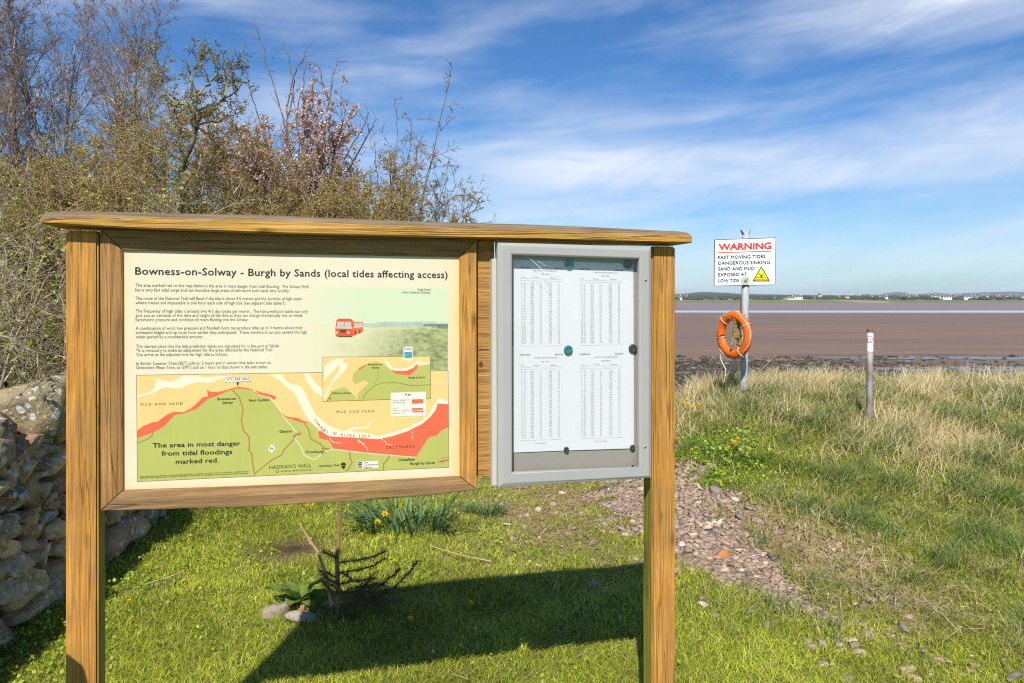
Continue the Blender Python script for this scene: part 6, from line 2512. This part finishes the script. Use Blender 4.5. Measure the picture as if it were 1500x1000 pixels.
# gnarled mossy thorn
b = gbase(268, 7.2)
T = Plant(71)
GN = dict(HAW)
GN.update(kids=[8, 7, 5, 3, 0], crook=[0.2, 0.3, 0.38, 0.4, 0.4], ratio=[0.5, 0.5, 0.5, 0.45, 0.4], rmin=0.0045)
main = [at(x, y, 7.2) for x, y in ((268, 600), (262, 430), (258, 330), (262, 262), (272, 232), (284, 205), (288, 182), (284, 165))]
T.limb([tuple(p) for p in main], 0.036, 0.018, 0, GN, 1, 0.35)
for br in ([(284, 165), (262, 152), (243, 138), (238, 118), (234, 96), (226, 82)], [(284, 165), (300, 158), (322, 150), (338, 140), (352, 126), (366, 118)], [(284, 165), (286, 140), (280, 118), (288, 98), (294, 80), (302, 72)],
           [(322, 150), (330, 118), (336, 104), (350, 96)], [(286, 140), (308, 124), (318, 108), (322, 96)], [(262, 152), (250, 152), (238, 146)], [(288, 182), (310, 178), (335, 170), (360, 158)], [(262, 262), (240, 235), (222, 215), (206, 190), (200, 170)]):
    T.limb([tuple(at(x, y, 7.2 + 0.05 * k)) for k, (x, y) in enumerate(br)], 0.0145, 0.005, 1, GN, 4, 0.2)
T.build('gnarled_thorn', b, 'gnarled mossy thorn tree with crooked dark branches rising from the hedge', 'tree', ([(0.13, 0.12, 0.06), (0.09, 0.08, 0.05)], [(0.15, 0.14, 0.06), (0.19, 0.17, 0.08), (0.10, 0.085, 0.05), (0.24, 0.22, 0.09)]),
        [('buds', OLIVE, 0.9, 0.010, 0.02, 0.6, M_leaf, None)], 1)

# pink blossom tree with long shoots
b = gbase(425, 10.6)
T = Plant(81)
BL = dict(HAW)
BL.update(kids=[10, 8, 6, 3, 0], up=[0.06, 0.1, 0.09, 0.07, 0.05], ang=[0.5, 0.55, 0.6, 0.6, 0.6], crook=[0.06, 0.1, 0.14, 0.15, 0.15])
for k, (ex, ey) in enumerate(((320, 200), (365, 170), (410, 150), (455, 165), (500, 190), (545, 235))):
    e = at(ex, ey + 25, 10.6 + T.r.uniform(-0.7, 0.7))
    d = nrm((e.x - b[0], e.y - b[1], e.z - b[2]))
    T.grow((b[0], b[1], b[2]), d, (e - Vector(b)).length * 0.80, 0.045, 0, BL)
SHOOT = dict(BL)
SHOOT.update(kids=[0, 5, 2, 0, 0], levels=3, ratio=[0.5, 0.14, 0.4, 0.4, 0.4], ang=[0.6, 0.8, 0.8, 0.8, 0.8], budlvl=9)
for pts in ([(425, 250), (418, 190), (405, 140), (390, 90), (384, 60), (371, 26)], [(425, 250), (422, 180), (430, 120), (420, 85), (415, 62)], [(418, 170), (430, 110), (445, 85), (447, 75)], [(440, 240), (436, 165), (442, 125), (450, 95)],
            [(470, 240), (475, 190), (482, 145), (490, 110), (494, 84)], [(482, 145), (472, 120), (466, 100), (460, 92)], [(400, 240), (380, 180), (366, 130), (362, 82)], [(500, 250), (520, 205), (535, 180), (540, 165)], [(470, 260), (500, 190), (505, 160), (504, 145)], [(510, 250), (530, 215), (548, 185), (552, 175)]):
    y0 = 10.4 + T.r.uniform(-0.3, 0.3)
    PT = []
    for (xa, ya), (xb, yb) in zip(pts[:-1], pts[1:]):
        for j in range(2):
            t = j / 2
            PT.append(tuple(at(xa + (xb - xa) * t + T.r.gauss(0, 1.5), ya + (yb - ya) * t, y0)))
    PT.append(tuple(at(*pts[-1], y0)))
    T.limb(PT, 0.014, 0.0055, 1, SHOOT, 1, 0.22)
PINK = [(0.66, 0.43, 0.37), (0.72, 0.53, 0.46), (0.58, 0.36, 0.31), (0.76, 0.62, 0.54)]
T.build('blossom_tree', b, 'pink blossoming tree with long bare shoots reaching above the hedge', 'tree', ([(0.13, 0.10, 0.08)], [(0.17, 0.12, 0.095), (0.22, 0.15, 0.12), (0.14, 0.10, 0.085)]),
        [('blossom', PINK, 2.0, 0.02, 0.040, 0.85, M_petal, None), ('buds', OLIVE, 0.7, 0.012, 0.024, 0.6, M_leaf, None)], 1)

# birches far left
BI = dict(levels=4, step=[0.4, 0.22, 0.13, 0.09, 0.07], crook=[0.035, 0.09, 0.13, 0.16, 0.18], up=[0.03, 0.07, 0.05, 0.03, 0.0], taper=[0.25, 0.3, 0.4, 0.5, 0.6], bare=[0.25, 0.1, 0.1, 0.1, 0],
          kids=[17, 9, 6, 4, 0], ang=[0.55, 0.55, 0.6, 0.7, 0.7], ratio=[0.30, 0.45, 0.5, 0.5, 0.5], thin=[0.45, 0.6, 0.65, 0.7, 0.7], rmin=0.0036, budlvl=3)
for (px, Y, hgt, sd, lab) in ((30, 14.0, 8.0, 91, 'tall bare purple-twigged birch at the left edge of the photo'), (128, 15.0, 7.4, 92, 'bare purple-twigged birch second from the left edge'), (186, 14.5, 7.0, 93, 'pale-stemmed bare birch just left of the gnarled thorn'), (-60, 14.5, 8.2, 94, 'bare birch whose twigs reach in from outside the left edge'),
                              (80, 16.0, 7.6, 95, 'bare birch between the two leftmost birches, further back')):
    b = gbase(px, Y)
    T = Plant(sd)
    for k in range(2):
        T.grow((b[0] + 0.1 * k, b[1], b[2]), nrm((T.r.uniform(-0.08, 0.08), T.r.uniform(-0.08, 0.08), 1)), hgt * (1 - 0.12 * k), 0.06, 0, BI)
    T.build('birch_tree', b, lab, 'tree', ([(0.36, 0.31, 0.27), (0.26, 0.21, 0.18)], [(0.27, 0.19, 0.145), (0.34, 0.25, 0.19), (0.20, 0.14, 0.105)]), [('catkins', [(0.20, 0.14, 0.12), (0.16, 0.11, 0.10)], 0.35, 0.012, 0.03, 0.4, M_leaf, None)], 1)

# pale tangled shrub in front, at the far left
TG = dict(levels=3, step=[0.2, 0.14, 0.1, 0.07], crook=[0.09, 0.16, 0.22, 0.25], up=[-0.005, -0.01, 0.0, 0.0], taper=[0.45, 0.4, 0.5, 0.6], bare=[0.12, 0.1, 0.1, 0], kids=[9, 6, 4, 0], ang=[0.7, 0.8, 0.8, 0.8], ratio=[0.5, 0.5, 0.45, 0.4], thin=[0.6, 0.65, 0.7, 0.7], rmin=0.0026, budlvl=2)
for (px, Y, hgt, sd, lab, nst) in ((30, 5.6, 2.7, 101, 'tangled pale-stemmed shrub with fresh leaves growing over the stone wall', 13), (-70, 5.2, 3.0, 102, 'tangled pale-stemmed shrub reaching in past the left edge', 10), (92, 6.6, 2.5, 103, 'tangled pale-stemmed shrub close behind the left post', 10)):
    x = (px - 750) / F * Y
    b = (min(x, float(wall_x(Y)) - 0.55), Y, 0.0)
    T = Plant(sd)
    for k in range(nst):
        a = k * 6.28 / nst + T.r.uniform(-0.3, 0.3)
        s = T.r.uniform(0.1, 0.75)
        T.grow((b[0] + math.cos(a) * 0.25, b[1] + math.sin(a) * 0.3, b[2]), nrm((math.cos(a) * s, math.sin(a) * s, 1)), hgt * T.r.uniform(0.6, 1.05), T.r.uniform(0.008, 0.02), 0, TG)
    T.build('tangled_shrub', b, lab, 'shrub', ([(0.36, 0.29, 0.20), (0.28, 0.22, 0.15), (0.42, 0.35, 0.26)], [(0.36, 0.29, 0.20), (0.28, 0.21, 0.14), (0.22, 0.16, 0.11), (0.45, 0.38, 0.28)]),
            [('young_leaves', FRESH + OLIVE[2:4], 0.55, 0.018, 0.042, 0.65, M_leaf, None)], 1)


# dark green leafy bush low down behind the wall at the left
def leafy(px, Y, rx, ry, z0, z1, n, seed, label):
    b = gbase(px, Y)
    rng = np.random.default_rng(seed)
    root = empty('leafy_bush', b, 0, label=label, cat='shrub')
    T = Plant(seed)
    for k in range(14):
        a = k * 0.45
        T.grow((0, 0, 0), nrm((math.cos(a) * 0.7, math.sin(a) * 0.6, 1)), z1 * 0.85, 0.014, 0, TG)
    S_ = [s for ss in T.seg.values() for s in ss]
    V, Fq, cn, idx = tubes_np(S_, 3)
    link('twigs', mesh_np('twigs', V, Fq, cn, np.tile([[0.15, 0.11, 0.07]], (len(V), 1))), M_bark, root)
    d = rng.normal(size=(n, 3))
    d /= np.linalg.norm(d, axis=1)[:, None]
    q = rng.uniform(0.55, 1.0, n)[:, None]
    P = d * q * np.array([[rx, ry, (z1 - z0) / 2]]) * (1 + 0.18 * np.sin(d[:, :1] * 7 + seed) + 0.15 * np.sin(d[:, 2:3] * 9)) + np.array([[0, 0, (z0 + z1) / 2]])
    pal = np.array([[0.09, 0.155, 0.03], [0.12, 0.19, 0.035], [0.055, 0.10, 0.025], [0.17, 0.22, 0.04]])
    V, Fq, cn, C = leafquads(P, rng.uniform(0.03, 0.06, n), pal[rng.integers(0, 4, n)] * rng.uniform(0.8, 1.2, (n, 1)), 0.1, 0.7, rng)
    link('leaves', mesh_np('leaves', V, Fq, cn, C), M_leaf, root)


leafy(60, 7.4, 0.8, 0.6, 0.5, 1.55, 5200, 3, 'dark green leafy bush low behind the stone wall at the left')
leafy(-40, 6.8, 0.8, 0.6, 0.5, 1.45, 4200, 4, 'green leafy bush behind the wall at the very left edge')

# ivy and weeds at the wall foot are part of the turf cover; dead spruce sapling under the board
b = gpoint(495, 902)
sap = empty('dead_sapling', b, 0, label='small half-dead spruce sapling with dark needled branches under the board', cat='tree')
T = Plant(5)
st_top = at(499, 735, b.y) - b
pts = [(0, 0, -0.03), (0.0, 0, st_top.z * 0.25), (-0.004, 0, st_top.z * 0.5), (0.006, 0.01, st_top.z * 0.78), (st_top.x, 0, st_top.z * 1.05)]
MB().tube(pts, [0.014, 0.013, 0.012, 0.010, 0.008], 7).build('stem', flat('spruce_stem', (0.27, 0.145, 0.07), 0.85, var=0.35, vs=60), sap)
# forked bare stick
fk = [at(x, y, b.y) - b for x, y in ((486, 890), (480, 850), (472, 825), (466, 808), (452, 788), (438, 765))]
MB().tube(fk, [0.010, 0.009, 0.008, 0.008, 0.006, 0.005], 6).build('bare_stick', flat('dry_stick', (0.40, 0.27, 0.14), 0.85, var=0.3, vs=50), sap)
brs = [[(497, 823), (520, 820), (545, 815), (566, 806)], [(497, 838), (525, 834), (548, 827), (564, 816)], [(495, 818), (484, 812), (473, 806)], [(500, 870), (530, 862), (560, 855), (582, 836), (586, 832)], [(500, 865), (545, 868), (580, 866), (616, 860)],
       [(575, 862), (592, 845), (605, 830), (612, 820)], [(498, 885), (530, 885), (560, 880), (590, 878)], [(495, 855), (520, 850), (552, 846)], [(492, 845), (480, 838), (468, 836)], [(490, 885), (478, 895), (465, 896)], [(495, 890), (515, 902), (535, 905)], [(498, 875), (540, 875), (570, 884)], [(493, 860), (485, 855), (470, 850)]]
tw, nd = [], []
rng = random.Random(9)
for _ in range(16):
    x_, y_ = rng.uniform(500, 580), rng.uniform(848, 896)
    d_ = rng.choice([-1, 1, 1, 1])
    l_ = rng.uniform(14, 38)
    brs.append([(x_, y_), (x_ + d_ * l_ * 0.5, y_ - rng.uniform(-2, 8)), (x_ + d_ * l_, y_ - rng.uniform(0, 20))])
for k, br in enumerate(brs):
    dyk = rng.uniform(-0.12, 0.12)
    W_ = [at(x, y, b.y + dyk * j / (len(br) - 1)) - b for j, (x, y) in enumerate(br)]
    for a_, c_ in zip(W_[:-1], W_[1:]):
        tw.append((*a_, *c_, 0.0045, 0.003))
        L_ = (c_ - a_).length
        dv = (c_ - a_).normalized()
        for j in range(int(L_ / 0.0015)):
            t = rng.random()
            o = a_ + (c_ - a_) * t
            rd = Vector((rng.gauss(0, 1), rng.gauss(0, 1), rng.gauss(0, 1)))
            rd = (rd - dv * rd.dot(dv)).normalized()
            e = o + (rd * 0.9 + dv * 0.7).normalized() * rng.uniform(0.016, 0.036)
            nd.append((*o, *e, 0.0016, 0.0006))
V, Fq, cn, idx = tubes_np(tw, 5)
link('branches', mesh_np('branches', V, Fq, cn, np.tile([[0.14, 0.09, 0.055]], (len(V), 1))), M_bark, sap)
V, Fq, cn, idx = tubes_np(nd, 3)
cc = np.array([[0.16, 0.14, 0.055], [0.22, 0.155, 0.075], [0.11, 0.12, 0.045]])[np.random.default_rng(2).integers(0, 3, len(nd))]
link('needles', mesh_np('needles', V, Fq, cn, cc[idx]), M_bark, sap)
# fallen dry stalks in the grass
for (pp, lab) in (([(630, 808), (660, 818), (690, 826), (720, 832)], 'long dry stalk lying across the sunny lawn above the board shadow'), ([(196, 872), (225, 862), (255, 852), (270, 846)], 'dry stalk lying in the lawn near the left post'),
                  ([(1240, 636), (1265, 662), (1296, 700)], 'long pale stalk leaning across the bank near the marker post')):
    W_ = [gpoint(x, y) + Vector((0, 0, 0.045)) for x, y in pp]
    o_ = W_[0].copy()
    o = MB().tube([w - o_ for w in W_], 0.0035, 5).build('dry_stalk', flat('straw_stalk', (0.50, 0.39, 0.22), 0.9, var=0.25, vs=40))
    o.location = o_
    tag(o, lab, 'stalk')
for (xa, ya, xb, yb, Y, lab) in ((1012, 600, 1003, 548, 7.6, 'tall bleached stalk standing beside the yellow dandelions'), (1170, 640, 1167, 566, 7.4, 'tall bleached stalk bent upright in the middle of the bank'), (1080, 560, 1136, 520, 8.8, 'long thin stalk arching away right of the warning pole'), (1228, 548, 1262, 580, 8.9, 'thin stalk bending left of the marker post')):
    A_, B_ = at(xa, ya, Y), at(xb, yb, Y)
    A_.z = min(A_.z, gz1(A_.x, Y))
    mid_ = (A_ + B_) / 2 + Vector((0.02, 0, 0.03))
    o = MB().tube([Vector((0, 0, 0)), mid_ - A_, B_ - A_], [0.004, 0.0035, 0.002], 5).build('dry_stalk', flat('straw_stalk', (0.50, 0.39, 0.22), 0.9))
    o.location = A_
    tag(o, lab, 'stalk')

# unseen post added so its slanted top shades the board's left post foot
shpost = empty('added_shade_post', (-1.46, 1.62, 0.0), 0.1, label='timber post with slanted top just out of view, added to shade the left post of the notice board', cat='post')
MB().add([(-0.10, -0.06, -0.3), (0.06, -0.06, -0.3), (0.06, 0.06, -0.3), (-0.10, 0.06, -0.3), (-0.10, -0.06, 1.33), (0.06, -0.06, 1.19), (0.06, 0.06, 1.19), (-0.10, 0.06, 1.33)],
         [(0, 3, 2, 1), (4, 5, 6, 7), (0, 1, 5, 4), (1, 2, 6, 5), (2, 3, 7, 6), (3, 0, 4, 7)]).build('shaft', M_post, shpost, 0.006, 2)
MB().tube([(0.0, -0.06, 0.8), (0.0, -0.10, 0.8), (0.0, -0.10, 0.86)], 0.008, 8).build('side_pin', M_rust, shpost)

# ================================================================ haze over the firth
hz = MB().box(-3900, 7800, -120, 7600, -5.2, 80.0)
hm = bpy.data.materials.new('sea_haze')
hm.use_nodes = True
hm.node_tree.nodes.clear()
ho = hm.node_tree.nodes.new('ShaderNodeOutputMaterial')
hv = hm.node_tree.nodes.new('ShaderNodeVolumePrincipled')
hv.inputs['Color'].default_value = (0.72, 0.86, 1.0, 1)
hv.inputs['Density'].default_value = 0.00011
hv.inputs['Anisotropy'].default_value = 0.0
hm.node_tree.links.new(hv.outputs[0], ho.inputs['Volume'])
tag(hz.build('haze', hm), 'thin pale blue haze over the firth', 'haze', kind='stuff')
